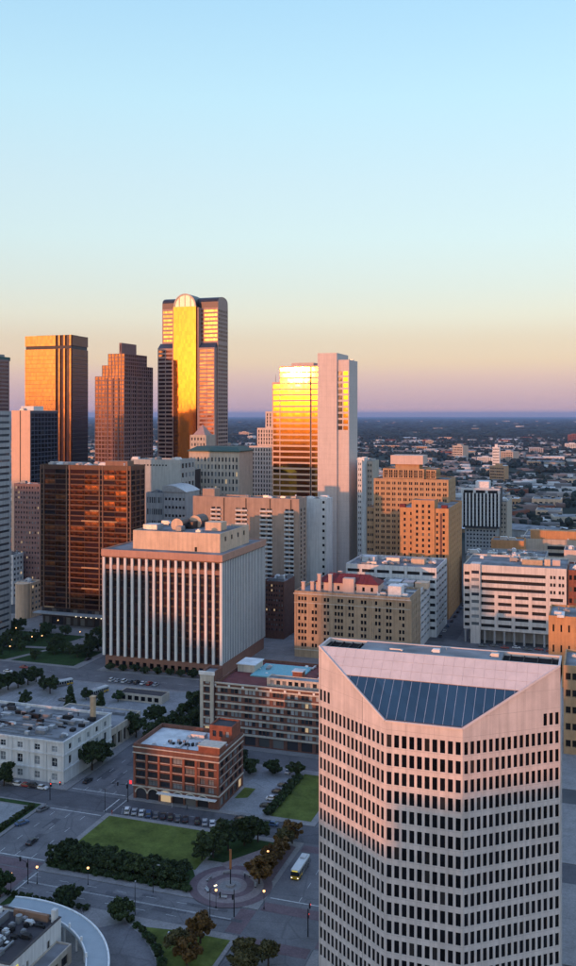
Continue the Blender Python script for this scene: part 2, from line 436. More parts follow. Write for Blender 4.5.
mirror_mat('copper_glint', (0.75, 0.28, 0.10), 0.16, wav=0.02, panel=(1.6, 3.9), var=0.5)  # brighter panes that paint in the broken orange reflections
mirror_mat('copper_mirror', (0.34, 0.12, 0.048), 0.14, wav=0.03, panel=(1.6, 3.9), var=0.7)
mirror_mat('plum_mirror', (0.24, 0.115, 0.08), 0.10, wav=0.012, panel=(4.0, 4.0), var=0.3)
mirror_mat('skylight_glass', (0.055, 0.115, 0.15), 0.14, metal=0.7, wav=0.008, panel=(3.0, 3.0), var=0.15)
leaf_mat('leaf_dark', (0.010, 0.020, 0.009), (0.062, 0.085, 0.032))
leaf_mat('leaf_mid', (0.022, 0.042, 0.016), (0.06, 0.09, 0.035))
leaf_mat('leaf_autumn', (0.060, 0.036, 0.012), (0.17, 0.095, 0.030))
leaf_mat('leaf_olive', (0.045, 0.045, 0.016), (0.11, 0.09, 0.035))
leaf_mat('leaf_far', (0.012, 0.018, 0.014), (0.030, 0.036, 0.026))
emit('lamp_glow', (1.0, 0.50, 0.20), 2.6)
emit('lamp_white', (1.0, 0.80, 0.50), 2.5)
emit('signal_red', (1.0, 0.06, 0.04), 4.0)
emit('sign_red', (0.9, 0.05, 0.06), 0.9)
emit('sign_yellow', (0.95, 0.75, 0.1), 0.5)

def ground_mat():
    m, t, b = nt('ground'); L = t.links
    geo = N(t, 'ShaderNodeNewGeometry')
    n1 = N(t, 'ShaderNodeTexNoise', Scale=0.0022, Detail=9.0, Roughness=0.62); L.new(geo.outputs['Position'], n1.inputs['Vector'])
    r1 = ramp(t, [(0.42, (0.020, 0.027, 0.020)), (0.54, (0.034, 0.038, 0.030)), (0.62, (0.075, 0.07, 0.065)), (0.72, (0.14, 0.13, 0.12))]); L.new(n1.outputs[0], r1.inputs[0])
    n2 = N(t, 'ShaderNodeTexNoise', Scale=0.05, Detail=6.0); L.new(geo.outputs['Position'], n2.inputs['Vector'])
    r2 = ramp(t, [(0.3, (0.075, 0.078, 0.082)), (0.7, (0.12, 0.12, 0.122))]); L.new(n2.outputs[0], r2.inputs[0])
    ln = N(t, 'ShaderNodeVectorMath', operation='LENGTH'); L.new(geo.outputs['Position'], ln.inputs[0])
    mr = N(t, 'ShaderNodeMapRange'); L.new(ln.outputs['Value'], mr.inputs['Value']); mr.inputs['From Min'].default_value = 750; mr.inputs['From Max'].default_value = 1000
    mx = N(t, 'ShaderNodeMix', data_type='RGBA'); L.new(mr.outputs[0], mx.inputs[0]); L.new(r2.outputs[0], mx.inputs[6]); L.new(r1.outputs[0], mx.inputs[7])
    L.new(mx.outputs[2], b.inputs['Base Color']); b.inputs['Roughness'].default_value = 0.95; b.inputs['Specular IOR Level'].default_value = 0.1
ground_mat()

def surf_mat(name, c, var, scale, rough=0.9, fine=2.0, crack=0.0, spec=0.25):
    c = sc(c, 1.2)
    m, t, b = nt(name); L = t.links
    geo = N(t, 'ShaderNodeNewGeometry')
    n1 = N(t, 'ShaderNodeTexNoise', Scale=scale, Detail=8.0, Roughness=0.65); L.new(geo.outputs['Position'], n1.inputs['Vector'])
    r1 = ramp(t, [(0.28, sc(c, 1 - var)), (0.72, sc(c, 1 + var))]); L.new(n1.outputs[0], r1.inputs[0])
    n2 = N(t, 'ShaderNodeTexNoise', Scale=fine, Detail=4.0); L.new(geo.outputs['Position'], n2.inputs['Vector'])
    r2 = ramp(t, [(0.3, (0.82,) * 3), (0.7, (1.12,) * 3)]); L.new(n2.outputs[0], r2.inputs[0])
    mx = N(t, 'ShaderNodeMix', data_type='RGBA', blend_type='MULTIPLY'); mx.inputs[0].default_value = 1.0
    L.new(r1.outputs[0], mx.inputs[6]); L.new(r2.outputs[0], mx.inputs[7])
    last = mx.outputs[2]
    if crack:
        vo = N(t, 'ShaderNodeTexVoronoi', feature='DISTANCE_TO_EDGE', Scale=crack); L.new(geo.outputs['Position'], vo.inputs['Vector'])
        g = ramp(t, [(0.0, (0.6,) * 3), (0.02, (1, 1, 1))]); L.new(vo.outputs['Distance'], g.inputs[0])
        m2 = N(t, 'ShaderNodeMix', data_type='RGBA', blend_type='MULTIPLY'); m2.inputs[0].default_value = 0.6
        L.new(last, m2.inputs[6]); L.new(g.outputs[0], m2.inputs[7]); last = m2.outputs[2]
    L.new(last, b.inputs['Base Color']); b.inputs['Roughness'].default_value = rough; b.inputs['Specular IOR Level'].default_value = spec
    bp = N(t, 'ShaderNodeBump', Strength=0.3, Distance=0.05); L.new(n2.outputs[0], bp.inputs['Height']); L.new(bp.outputs[0], b.inputs['Normal'])
surf_mat('asphalt', (0.125, 0.122, 0.130), 0.28, 0.12, crack=0.08)
surf_mat('asphalt_new', (0.085, 0.083, 0.092), 0.25, 0.15, crack=0.05)
surf_mat('paving', (0.21, 0.20, 0.20), 0.2, 0.2, crack=0.3)
surf_mat('lot_concrete', (0.22, 0.225, 0.235), 0.28, 0.1, crack=0.12)
surf_mat('brick_paving', (0.12, 0.085, 0.095), 0.2, 0.3)
surf_mat('brick_light', (0.20, 0.165, 0.165), 0.15, 0.3)
surf_mat('lawn', (0.086, 0.106, 0.027), 0.42, 0.16, fine=1.2, spec=0.05)
surf_mat('lawn_dark', (0.030, 0.055, 0.020), 0.4, 0.12, fine=1.2, spec=0.05)
surf_mat('road_paint', (0.42, 0.42, 0.42), 0.35, 0.7)

wall_mat('bay_bronze', (0.022, 0.009, 0.007), var=0.15, streak=0.1, rough=0.4)
wall_mat('peach_stone', (0.62, 0.40, 0.29), var=0.05, streak=0.06)
wall_mat('pier_stone', (0.24, 0.14, 0.095), var=0.12, streak=0.15)
wall_mat('side_grey', (0.07, 0.078, 0.10), var=0.08, streak=0.15)

def far_roof_mat():
    m, t, b = nt('far_roofs'); L = t.links
    geo = N(t, 'ShaderNodeNewGeometry')
    r = ramp(t, [(0.0, (0.10, 0.10, 0.11)), (0.3, (0.22, 0.20, 0.19)), (0.5, (0.16, 0.09, 0.07)), (0.7, (0.36, 0.34, 0.33)), (0.9, (0.6, 0.6, 0.6))]); L.new(geo.outputs['Random Per Island'], r.inputs[0]); L.new(r.outputs[0], b.inputs['Base Color'])
    b.inputs['Roughness'].default_value = 0.85
far_roof_mat()
surf_mat('asphalt_pale', (0.145, 0.14, 0.145), 0.2, 0.3)
wall_mat('salmon_granite', (0.40, 0.225, 0.165), var=0.1, streak=0.1)
plain('silver_glass', (0.30, 0.32, 0.33), 0.35, metal=0.4)
plain('bus_grey', (0.13, 0.13, 0.14), 0.4)

# ------------------------------------------------------------------ ground, roads, pavements
def sheet(name, pts, z, mat, kind='structure'):
    mb = MB(); mb.face([(p[0], p[1], z) for p in pts]); return mb.build(name, mat, kind=kind)
def slab(name, pts, z1, mat, parent=None, z0=-0.3):
    mb = MB(); mb.prism(pts, z0, z1); return mb.build(name, mat, parent, kind=None if parent else 'structure')
def rect(u0, v0, u1, v1): return [(u0, v0), (u1, v0), (u1, v1), (u0, v1)]

gmb = MB()
rings = [0, 600, 1500, 5000, 20000, 60000]
for i in range(len(rings) - 1):
    for k in range(48):
        a, b = 2 * math.pi * k / 48, 2 * math.pi * (k + 1) / 48
        p = lambda r, t: (r * math.cos(t), r * math.sin(t), -0.02)
        gmb.face([p(rings[i], a), p(rings[i + 1], a), p(rings[i + 1], b), p(rings[i], b)])
gmb.build('ground', 'ground', kind='structure')

# carriageways, each its own level (4 mm steps) so crossings never share a plane
sheet('road', rect(-174.8, 120, -152.5, 640), 0.004, 'asphalt')                  # avenue with the three cars
sheet('road', rect(-85, 60, -66, 640), 0.008, 'asphalt')                         # bus street
sheet('road', rect(-330, 216.5, 20, 229), 0.012, 'asphalt')                      # near cross street
sheet('road', rect(-330, 269.5, 20, 281), 0.016, 'asphalt_new')                  # street before the brick museum
sheet('road', rect(-152, 325, -20, 337), 0.020, 'asphalt')
sheet('road', rect(-420, 400, -150, 418), 0.024, 'asphalt')
sheet('road', rect(-253, 418, -243, 640), 0.028, 'asphalt')
sheet('road', rect(-4, 120, 22, 640), 0.032, 'lot_concrete')
sheet('road', rect(-170, 522, 60, 534), 0.036, 'asphalt')
sheet('road', rect(-96, 540, -78, 900), 0.040, 'asphalt_new')
for v0, v1 in ((212, 216.3), (229.2, 233.5)):
    sheet('crosswalk', rect(-84.5, v0, -66.5, v1), 0.044, 'brick_paving')
    sheet('crosswalk', rect(-174.4, v0, -153, v1), 0.048, 'brick_paving')
sheet('crosswalk', rect(-89.5, 217, -85.2, 228.6), 0.052, 'brick_paving')
sheet('crosswalk', rect(-65.8, 217, -61.5, 228.6), 0.052, 'brick_paving')
sheet('crosswalk', rect(-84.5, 264, -66.5, 268), 0.052, 'brick_paving')
sheet('crosswalk', rect(-180, 217, -175.2, 228.6), 0.056, 'brick_paving')
sheet('intersection_paving', rect(-174.4, 217, -153, 228.6), 0.060, 'brick_paving')

# painted lines
def line(u0, v0, u1, v1, w=0.18, dash=None, z=0.066):
    p, q = Vector((u0, v0)), Vector((u1, v1)); L_ = (q - p).length; d = (q - p) / L_; n = Vector((-d.y, d.x)) * w / 2
    mb = MB(); a = 0.0
    while a < L_:
        b = min(L_, a + (dash[0] if dash else L_))
        s_, e = p + d * a, p + d * b
        mb.face([(s_.x - n.x, s_.y - n.y, z), (e.x - n.x, e.y - n.y, z), (e.x + n.x, e.y + n.y, z), (s_.x + n.x, s_.y + n.y, z)])
        a = b + (dash[1] if dash else 1.0)
    mb.build('road_marking', 'road_paint', kind='structure')
for u in (-169.3, -163.7, -158.1):
    line(u, 235, u, 268, dash=(3, 6)); line(u, 283, u, 324, dash=(3, 6))
line(-174, 234.8, -153.4, 234.8, 0.45); line(-174, 267, -153.4, 267, 0.45); line(-174, 283.5, -153.4, 283.5, 0.45)
line(-152.6, 222.6, -90, 222.6, 0.15); line(-152.6, 222.95, -90, 222.95, 0.15)
line(-152, 219.5, -90, 219.5, 0.14, dash=(3, 6)); line(-152, 226, -90, 226, 0.14, dash=(3, 6))
line(-151.5, 217, -151.5, 228.5, 0.4); line(-154, 270, -154, 280.5, 0.45, z=0.07); line(-151.3, 270, -151.3, 280.5, 0.3, z=0.07)
line(-76, 236, -76, 263, 0.15, dash=(3, 5)); line(-80, 130, -80, 211, 0.15, dash=(3, 6)); line(-71, 130, -71, 211, 0.15, dash=(3, 6))
line(-150, 275.7, -86, 275.7, 0.15, dash=(3, 5)); line(-84, 236, -67, 236, 0.4)
for i in range(17): line(-147.5 + i * 2.6, 270, -149.3 + i * 2.6, 274.2, 0.12, z=0.07)
line(-400, 409, -176, 409, 0.15, dash=(3, 6))
for u in (3, 9, 15): line(u, 150, u, 520, 0.16, dash=(4, 7))

# raised blocks with kerbs
KERB = 0.14
slab('pavement', rect(-152.5, 229.2, -85, 269.3), KERB, 'paving')                # plaza block
slab('pavement', rect(-152, 281.2, -85.2, 324.8), KERB, 'paving')                # museum block
slab('pavement', rect(-152, 337.2, -66.5, 399), KERB, 'paving')                  # block of the banded brick building
slab('pavement', rect(-330, 281.2, -175, 399.5), KERB, 'paving')                 # block of the pale corner building
slab('pavement', rect(-330, 229.4, -175.2, 269.3), KERB, 'paving')
slab('pavement', rect(-152.4, 60, -85.4, 216.2), KERB, 'paving')                 # terminal block
slab('pavement', rect(-300, 60, -175.4, 216.2), KERB, 'paving')
slab('pavement', rect(-65.8, 60, -4.4, 216.2), KERB, 'paving'); slab('pavement', rect(-65.8, 229.4, -4.4, 269.3), KERB, 'paving')
slab('pavement', rect(-65.8, 281.4, -4.4, 324.6), KERB, 'paving'); slab('pavement', rect(-65.8, 337.4, -4.4, 521), KERB, 'paving')
slab('pavement', rect(-430, 418.3, -253.3, 520), KERB, 'paving')
slab('pavement', rect(-242.8, 418.3, -97, 521), KERB, 'paving')
slab('pavement', rect(22.3, 120, 90, 640), KERB, 'paving')

slab('pavement', rect(-170, 326, -156.5, 398), KERB, 'paving')                  # planted island in the avenue
def top(name, pts, mat, z=KERB + 0.004): return sheet(name, pts, z, mat)
# plaza block: lawn, planting bed, brick rings round the column
top('lawn', [(-150.6, 247), (-109.4, 243.5), (-109.4, 267), (-150.6, 267.6)], 'lawn', KERB + 0.03)
top('lawn', [(-108.6, 250), (-102, 250), (-92, 262), (-92, 266.6), (-108.6, 267)], 'lawn_dark', KERB + 0.03)
top('planting_bed', [(-151, 231.8), (-108, 231.8), (-106.6, 238), (-110, 243.4), (-151, 246.8)], 'lawn_dark', KERB + 0.02)
PC = (-96.5, 238.4)
def ring(name, r0, r1, z, mat, n=40, a0=0.0, a1=2 * math.pi, c=PC, zb=None):
    mb = MB(); 
    for i in range(n):
        a, b = a0 + (a1 - a0) * i / n, a0 + (a1 - a0) * (i + 1) / n
        P = lambda r, t, zz=z: (c[0] + r * math.cos(t), c[1] + r * math.sin(t), zz)
        mb.face([P(r0, a), P(r1, a), P(r1, b), P(r0, b)])
        if zb is not None:
            mb.face([P(r1, a, zb), P(r1, b, zb), P(r1, b), P(r1, a)]); mb.face([P(r0, b, zb), P(r0, a, zb), P(r0, a), P(r0, b)])
    if zb is not None and a1 - a0 < 6.2:
        for t in (a0, a1): mb.face([P(r0, t, zb), P(r1, t, zb), P(r1, t), P(r0, t)])
    return mb
for i, (r0, r1, mt) in enumerate(((9.2, 11.6, 'brick_paving'), (6.6, 9.2, 'brick_light'), (4.6, 6.6, 'brick_paving'), (3.0, 4.6, 'brick_light'))):
    ring('x', r0, r1, KERB + 0.03 + 0.004 * i, mt).build('plaza_paving', mt, kind='structure')
top('path', [(-90, 246), (-86.5, 244), (-86.5, 266), (-90, 267)], 'brick_paving', KERB + 0.012)
top('path', [(-104, 249), (-101, 247), (-90, 263), (-92.5, 266)], 'brick_light', KERB + 0.05)
# museum block: car park drive, lawns
top('car_park', [(-117.6, 283.5), (-102.5, 283.5), (-102.5, 322), (-117.6, 322)], 'lot_concrete')
top('lawn', rect(-101, 284, -87.3, 321), 'lawn', KERB + 0.03)
top('lawn', [(-117.3, 293), (-113.2, 295), (-113.2, 303), (-117.3, 303)], 'lawn', KERB + 0.03)
# pale block: open car park
top('car_park', rect(-262, 342, -178, 397.5), 'lot_concrete')
for i in range(22): line(-258 + i * 3.4, 365, -258 + i * 3.4, 370, 0.12, z=KERB + 0.014)
for i in range(22): line(-258 + i * 3.4, 384, -258 + i * 3.4, 389, 0.12, z=KERB + 0.014)
top('forecourt', rect(-230, 236, -179.5, 265), 'lot_concrete')
top('verge', rect(-179, 231.5, -176.6, 267), 'lawn_dark', KERB + 0.02); top('verge', rect(-230, 266, -176.6, 268.4), 'lawn_dark', KERB + 0.024)
# terminal block: curved drive, ring hedge bed, lawn
CC = (-137.0, 172.0)
def arc(r, a0, a1, n, c=CC): return [(c[0] + r * math.cos(a0 + (a1 - a0) * i / n), c[1] + r * math.sin(a0 + (a1 - a0) * i / n)) for i in range(n + 1)]
top('drive', arc(35.4, -0.4, 1.2, 24) + arc(46.2, 1.08, -0.4, 24), 'asphalt')
top('lawn', arc(48.4, -0.4, 0.98, 18) + [(-100, 213.6), (-86.5, 213.6), (-86.5, 145)], 'lawn', KERB + 0.03)
top('lawn', [(-151, 208), (-146, 214.6), (-151, 214.8)], 'lawn_dark', KERB + 0.03)
top('lawn', rect(-118.7, 168, -108.5, 190), 'lawn', KERB + 0.02)
# park in the far corner
top('lawn', [(-345, 421), (-300, 421), (-290, 448), (-345, 440)], 'lawn_dark', KERB + 0.03)
top('lawn', [(-296, 421), (-258, 421), (-258, 452), (-287, 449)], 'lawn_dark', KERB + 0.03)
top('lawn', [(-345, 444), (-290, 452), (-285, 480), (-345, 480)], 'lawn_dark', KERB + 0.03)
top('lawn', rect(-345, 374, -270, 397), 'lawn_dark', KERB + 0.03)
top('lawn', rect(24, 300, 60, 345), 'lawn', KERB + 0.03)
top('lawn', rect(24, 360, 70, 420), 'lawn_dark', KERB + 0.03)
# freeways far out on the plain
sheet('freeway', [(-900, 1500), (1500, 1420), (1500, 1452), (-900, 1532)], 0.03, 'lot_concrete')
sheet('freeway', [(-200, 2500), (2600, 2150), (2600, 2190), (-200, 2540)], 0.03, 'lot_concrete')
sheet('freeway', [(300, 640), (340, 640), (620, 3400), (580, 3400)], 0.034, 'lot_concrete')
top('planting_bed', rect(-169, 327, -157.5, 397), 'lawn_dark', KERB + 0.03)
# patched and re-laid strips of carriageway
prn = random.Random(19)
for i in range(34):
    k = prn.random()
    if k < .4: u, v, w, h = prn.uniform(-173, -156), prn.choice((prn.uniform(236, 262), prn.uniform(285, 318))), prn.uniform(1.2, 3.2), prn.uniform(3, 11)
    elif k < .7: u, v, w, h = prn.uniform(-148, -95), prn.uniform(217.5, 226), prn.uniform(4, 13), prn.uniform(1, 2.4)
    else: u, v, w, h = prn.uniform(-83, -70), prn.uniform(236, 262), prn.uniform(1.2, 3), prn.uniform(3, 9)
    sheet('road_patch', rect(u, v, u + w, v + h), .0612 + i * .0001, prn.choice(('asphalt_new', 'asphalt_new', 'asphalt_pale')))
for v, n in ((217.8, 2), (224.2, 2)): pass

# ================================================================== the pink faceted office tower
def pink_tower():
    root = thing('office_tower', 'pink stone faceted office tower with a sloping blue skylight on its roof', 'office tower', (-35, 208.3, 0))
    pts = [(-8.2, -14.3), (8.2, -14.3), (27.1, 0), (27.1, 9), (8.2, 23.3), (-8.2, 23.3), (-27.1, 9), (-27.1, 0)]
    LF = math.hypot(18.9, 14.3); d1 = (18.9 / LF, -14.3 / LF); d2 = (18.9 / LF, 14.3 / LF)
    wall = MB(); st = MB()
    rz = [(60.9 - 3.95 * k - 1.34, 60.9 - 3.95 * k + 1.34) for k in range(15)]
    single = lambda c, r: r >= 8
    kw = dict(depth=0.16, win='glass_black', stuff=st)
    ZC = 63.0
    facade(wall, root, pts[0], (1, 0), 16.4, 0, 65.0, cols(10, 16.4, 1.04, 0.1), rz, single=single, **kw)
    cl = cols(16, LF, 0.92, 0.1)
    facade(wall, root, pts[7], d1, LF, 0, ZC, cl, rz, single=single, **kw)
    facade(wall, root, pts[1], d2, LF, 0, ZC, cl, rz, single=single, **kw)
    w3 = cl[2][1] + 0.35; zt = 67.4
    def at(p, d, a, z): return (p[0] + d[0] * a, p[1] + d[1] * a, z)
    zl = lambda a: 76 - 11 * a / LF
    p = pts[7]
    facade(wall, root, p, d1, w3, ZC, zt, cl[:3], [(63.6, 66.2)], single=True, **kw)
    wall.face([at(p, d1, w3, ZC), at(p, d1, LF, ZC), at(p, d1, LF, 65), at(p, d1, w3, zl(w3)), at(p, d1, w3, zt)])
    wall.face([at(p, d1, 0, zt), at(p, d1, w3, zt), at(p, d1, w3, zl(w3)), at(p, d1, 0, 76)])
    p = pts[1]; q = (pts[1][0] + d2[0] * (LF - w3), pts[1][1] + d2[1] * (LF - w3))
    off = LF - w3
    facade(wall, root, q, d2, w3, ZC, zt, [(a - off, b - off) for a, b in cl[13:]], [(63.6, 66.2)], single=True, **kw)
    wall.face([at(p, d2, 0, ZC), at(p, d2, off, ZC), at(p, d2, off, zt), at(p, d2, off, zl(w3)), at(p, d2, 0, 65)])
    wall.face([at(p, d2, off, zt), at(p, d2, LF, zt), at(p, d2, LF, 76), at(p, d2, off, zl(w3))])
    # ends and back
    rear = dict(depth=0.32, win='glass_black', stuff=st, single=False)
    facade(wall, root, pts[2], (0, 1), 9, 0, 76, cols(5, 9, 0.86, 0.4), rz, **rear)
    facade(wall, root, pts[6], (0, -1), 9, 0, 76, cols(5, 9, 0.86, 0.4), rz, **rear)
    d3 = (-18.9 / LF, 14.3 / LF); d4 = (-18.9 / LF, -14.3 / LF)
    facade(wall, root, pts[3], d3, LF, 0, ZC, cl, rz, **rear); facade(wall, root, pts[5], d4, LF, 0, ZC, cl, rz, **rear)
    facade(wall, root, pts[4], (-1, 0), 16.4, 0, 65, cols(10, 16.4, 1.04, 0.1), rz, **rear)
    wall.face([at(pts[3], d3, 0, ZC), at(pts[3], d3, LF, ZC), at(pts[3], d3, LF, 65), at(pts[3], d3, 0, 76)])
    wall.face([at(pts[5], d4, 0, ZC), at(pts[5], d4, LF, ZC), at(pts[5], d4, LF, 76), at(pts[5], d4, 0, 65)])
    wall.face([(8.2, 23.3, 65), (-8.2, 23.3, 65), (-27.1, 9, 76), (27.1, 9, 76)])
    wall.build('wall', 'pink_granite', root)
    st.build('windows', 'glass_black', root, kind='stuff')
    # sloped front: substrate, panels, skylight panes and mullions
    nrm = Vector((0, -11, 14.3)).normalized()
    def S(x, t, h=0.0): return (x, -14.3 + 14.3 * t + nrm.y * h, 65 + 11 * t + nrm.z * h)
    sub = MB(); sub.face([S(-8.2, 0, -.15), S(8.2, 0, -.15), S(27.1, 1, -.15), S(-27.1, 1, -.15)]); sub.build('roof_slope', 'plum_granite', root)
    hw = lambda t: 8.2 + 18.9 * t
    def piece(name, mat, x0, x1, t0, t1, inset, h, th):
        # rectangle in (x, t) clipped by the two hips, as a thin slab
        lim = lambda t: hw(t) - inset
        poly = [(x0, t0), (x1, t0), (x1, t1), (x0, t1)]
        def clip(poly, f):
            o = []
            for i in range(len(poly)):
                a, b = poly[i], poly[(i + 1) % len(poly)]; fa, fb = f(a), f(b)
                if fa >= 0: o.append(a)
                if fa * fb < 0:
                    r = fa / (fa - fb); o.append((a[0] + (b[0] - a[0]) * r, a[1] + (b[1] - a[1]) * r))
            return o
        poly = clip(poly, lambda p: lim(p[1]) - p[0]); 
        if len(poly) >= 3: poly = clip(poly, lambda p: lim(p[1]) + p[0])
        if len(poly) < 3: return
        mb = MB(); mb.face([S(*p, h) for p in poly])
        for i in range(len(poly)):
            a, b = poly[i], poly[(i + 1) % len(poly)]
            mb.face([S(*a, h - th), S(*b, h - th), S(*b, h), S(*a, h)])
        mb.build(name, mat, root)
    TG = 0.60
    n = 20; w = 40.0 / n
    for i in range(n):
        piece('skylight_pane', 'skylight_glass', -20 + i * w + .04, -20 + (i + 1) * w - .04, 0.03, TG - .01, 0.75, -0.02, 0.1)
    for i in range(n + 1):
        x = -20 + i * w
        t0 = max(0.03, (abs(x) + .75 - 8.2) / 18.9)
        if t0 < TG - .03: MB().tube(S(x, t0, .02), S(x, TG - .01, .02), 0.055, n=4).build('mullion', 'metal_light', root)
    for r_ in range(3):
        t0, t1 = TG + r_ * (1 - TG) / 3, TG + (r_ + 1) * (1 - TG) / 3
        for i in range(24):
            piece('stone_panel', 'pink_panel', -27.1 + i * 54.2 / 24 + .015, -27.1 + (i + 1) * 54.2 / 24 - .015, t0 + .0015, t1 - .0015, 0.02, 0.0, 0.12)
    for sx in (-1, 1):      # hip copings
        mb = MB(); mb.tube(S(sx * 8.2, 0, .1), S(sx * 27.0, 1, .1), 0.30, n=4); mb.build('hip_coping', 'pink_panel', root)
    MB().tube(S(-8.2, 0, .02), S(8.2, 0, .02), 0.28, n=4).build('eave_coping', 'pink_panel', root)
    # flat top: parapet, deck, plant wells at both ends
    par = MB()
    for a in ((-27.1, 0.0, 27.1, .5), (-27.1, 8.5, 27.1, 9.0), (-27.1, .5, -26.6, 8.5), (26.6, .5, 27.1, 8.5)): par.box(a[0], a[1], 72.0, a[2], a[3], 76.08)
    par.build('parapet', 'pink_panel', root)
    dk = MB(); dk.box(-17.5, .5, 72, 14.5, 8.5, 75.9); dk.build('roof_deck', 'roof_grey', root)
    for x0, x1 in ((-26.6, -17.5), (14.5, 26.6)):
        m_ = MB(); m_.face([(x0, .5, 75.2), (x1, .5, 75.2), (x1, 8.5, 75.2), (x0, 8.5, 75.2)]); m_.build('plant_well', 'well_shade', root)  # black sheet just below the rim; the well's deep shade is its colour
        for i in range(4): 
            xx = x0 + (i + .5) * (x1 - x0) / 4; MB().box(xx - .1, .6, 75.25, xx + .1, 8.4, 75.5).build('well_beam', 'dark_metal_void', root)
    rooftop(root, -16, 2, 13, 7, 75.7, 4, 3, 0.4, 0.7)
pink_tower()

# ================================================================== block with white fins
def fin_block():
    v0 = 425.0; ul = -242.0; uc = U(221.5, v0); W = uc - ul; D = V(264.5, uc) - v0; H = 61.0
    root = thing('office_block', 'square brown office block with tall white vertical fins and rooftop penthouse', 'office building', (ul, v0, 0))
    block(root, .3, .3, 0, W - .3, D - .3, 6.6, 'brown_granite', F=dict(cl=cols(16, W - .6, 2.2, 1), rw=[(1.0, 4.0)], win='glass_black', depth=.6), par=0, name='base_wall')
    nb = 16; pitch = W / nb
    z0, z1 = 6.61, 57.0
    F_ = dict(cl=cols(nb, W, pitch - 1.7), rw=rows(13, z0, z1, 2.9), win='glass_red', depth=.35)
    R_ = dict(cl=cols(22, D, D / 22 - 1.2), rw=rows(13, z0, z1, 2.7), win='glass_red', depth=.35, single=False)
    block(root, 0, 0, z0, W, D, z1, 'bay_bronze', F=F_, Rt=R_, par=0, name='wall', stuff_mat='glass_red', deck='ceiling_slab')
    f = MB().box(-.66, -1.0, z0, .66, -.01, z1 - .01).mesh('fin', 'white_fin')
    for i in range(nb + 1): link('fin', f, root, (i * pitch, 0, 0))
    MB().box(W + .002, 0, z0, W + .05, D, z1 - .02).build('side_panel', 'side_grey', root)
    fr = MB().box(.052, -.42, z0, .22, .42, z1 - .01).mesh('fin', 'white_fin')
    nr = 30
    for i in range(nr + 1): link('fin', fr, root, (W, i * D / nr, 0))
    bl = MB().box(-.5, -.32, 0, .5, 0, 1.5)
    band = MB().box(0.6, -.6, 50.9, W - .6, -.012, 53.0); band.build('band', 'brown_granite', root)
    MB().box(0, -.02, z1 + .01, W, D, z1 + .59).build('frieze', 'brown_granite', root)
    block(root, -1.2, -1.4, z1 + .6, W + 1.0, D, H, 'salmon_granite', roof='roof_grey', par=.6, pt=.8, name='cornice', deck='roof_deck')
    # penthouse
    pu0, pv = U(133, v0 + 9), 9.0; pu1 = U(220, v0 + 9); px0, px1 = pu0 - ul, pu1 - ul
    PD = V(249, pu1) - v0 - pv
    zp = Zp(530, 133, v0 + 9)
    zz = H - .6
    sl = [(3 + 6 * i, 3.6 + 6 * i) for i in range(0)]
    block(root, px0, pv, zz, px1, pv + PD, zp, 'cream_stone', roof='roof_grey', par=.8,
          F=dict(cl=[(px1 - px0 - 14, px1 - px0 - 12.6)], rw=[(zz + .1, zz + 2.4)], win='dark_metal_void', wname='door'),
          Rt=dict(cl=cols(4, PD, 2.4, 3), rw=[(zz + 5.0, zz + 7.4)], win='dark_metal_void', wname='louvre'), name='penthouse_wall')
    # barrel-roofed tanks and plant
    def barrel(x, y, r, L_, z):
        mb = MB(); n = 14
        prof = [(x + r * math.cos(math.pi * (1.25 - 1.5 * i / n)), z + r * .75 + r * math.sin(math.pi * (1.25 - 1.5 * i / n))) for i in range(n + 1)]
        for i in range(n):
            a, b = prof[i], prof[i + 1]; mb.face([(a[0], y, a[1]), (a[0], y + L_, a[1]), (b[0], y + L_, b[1]), (b[0], y, b[1])], 1)
        mb.face([(a[0], y, a[1]) for a in prof][::-1], 0); mb.face([(a[0], y + L_, a[1]) for a in prof], 0)
        mb.build('cooling_drum', ['cream_stone', 'vault_metal'], root)
    barrel(U(177, v0 + 22) - ul, 22, 3.5, 10, zp - .8); barrel(U(195, v0 + 34) - ul, 34, 3.8, 10, zp - .8)
    MB().box(U(186, v0 + 30) - ul - 3, 28, zp - .8, U(186, v0 + 30) - ul + 5, 46, zp + 3).build('plant_room', 'vault_metal', root)
    x = U(213, v0 + 26) - ul
    MB().box(x - 4.5, 26, zp - .8, x + 4.5, 34, zp + 3.5).build('plant_room', 'cream_stone', root)
    x = U(150, v0 + 18) - ul; MB().box(x - 4, 18, zp - .8, x + 4, 26, zp + 2).build('plant_room', 'metal_light', root)
    rooftop(root, px0 + 3, pv + 3, px1 - 4, pv + PD - 4, zp - .8, 12, 5)
fin_block()

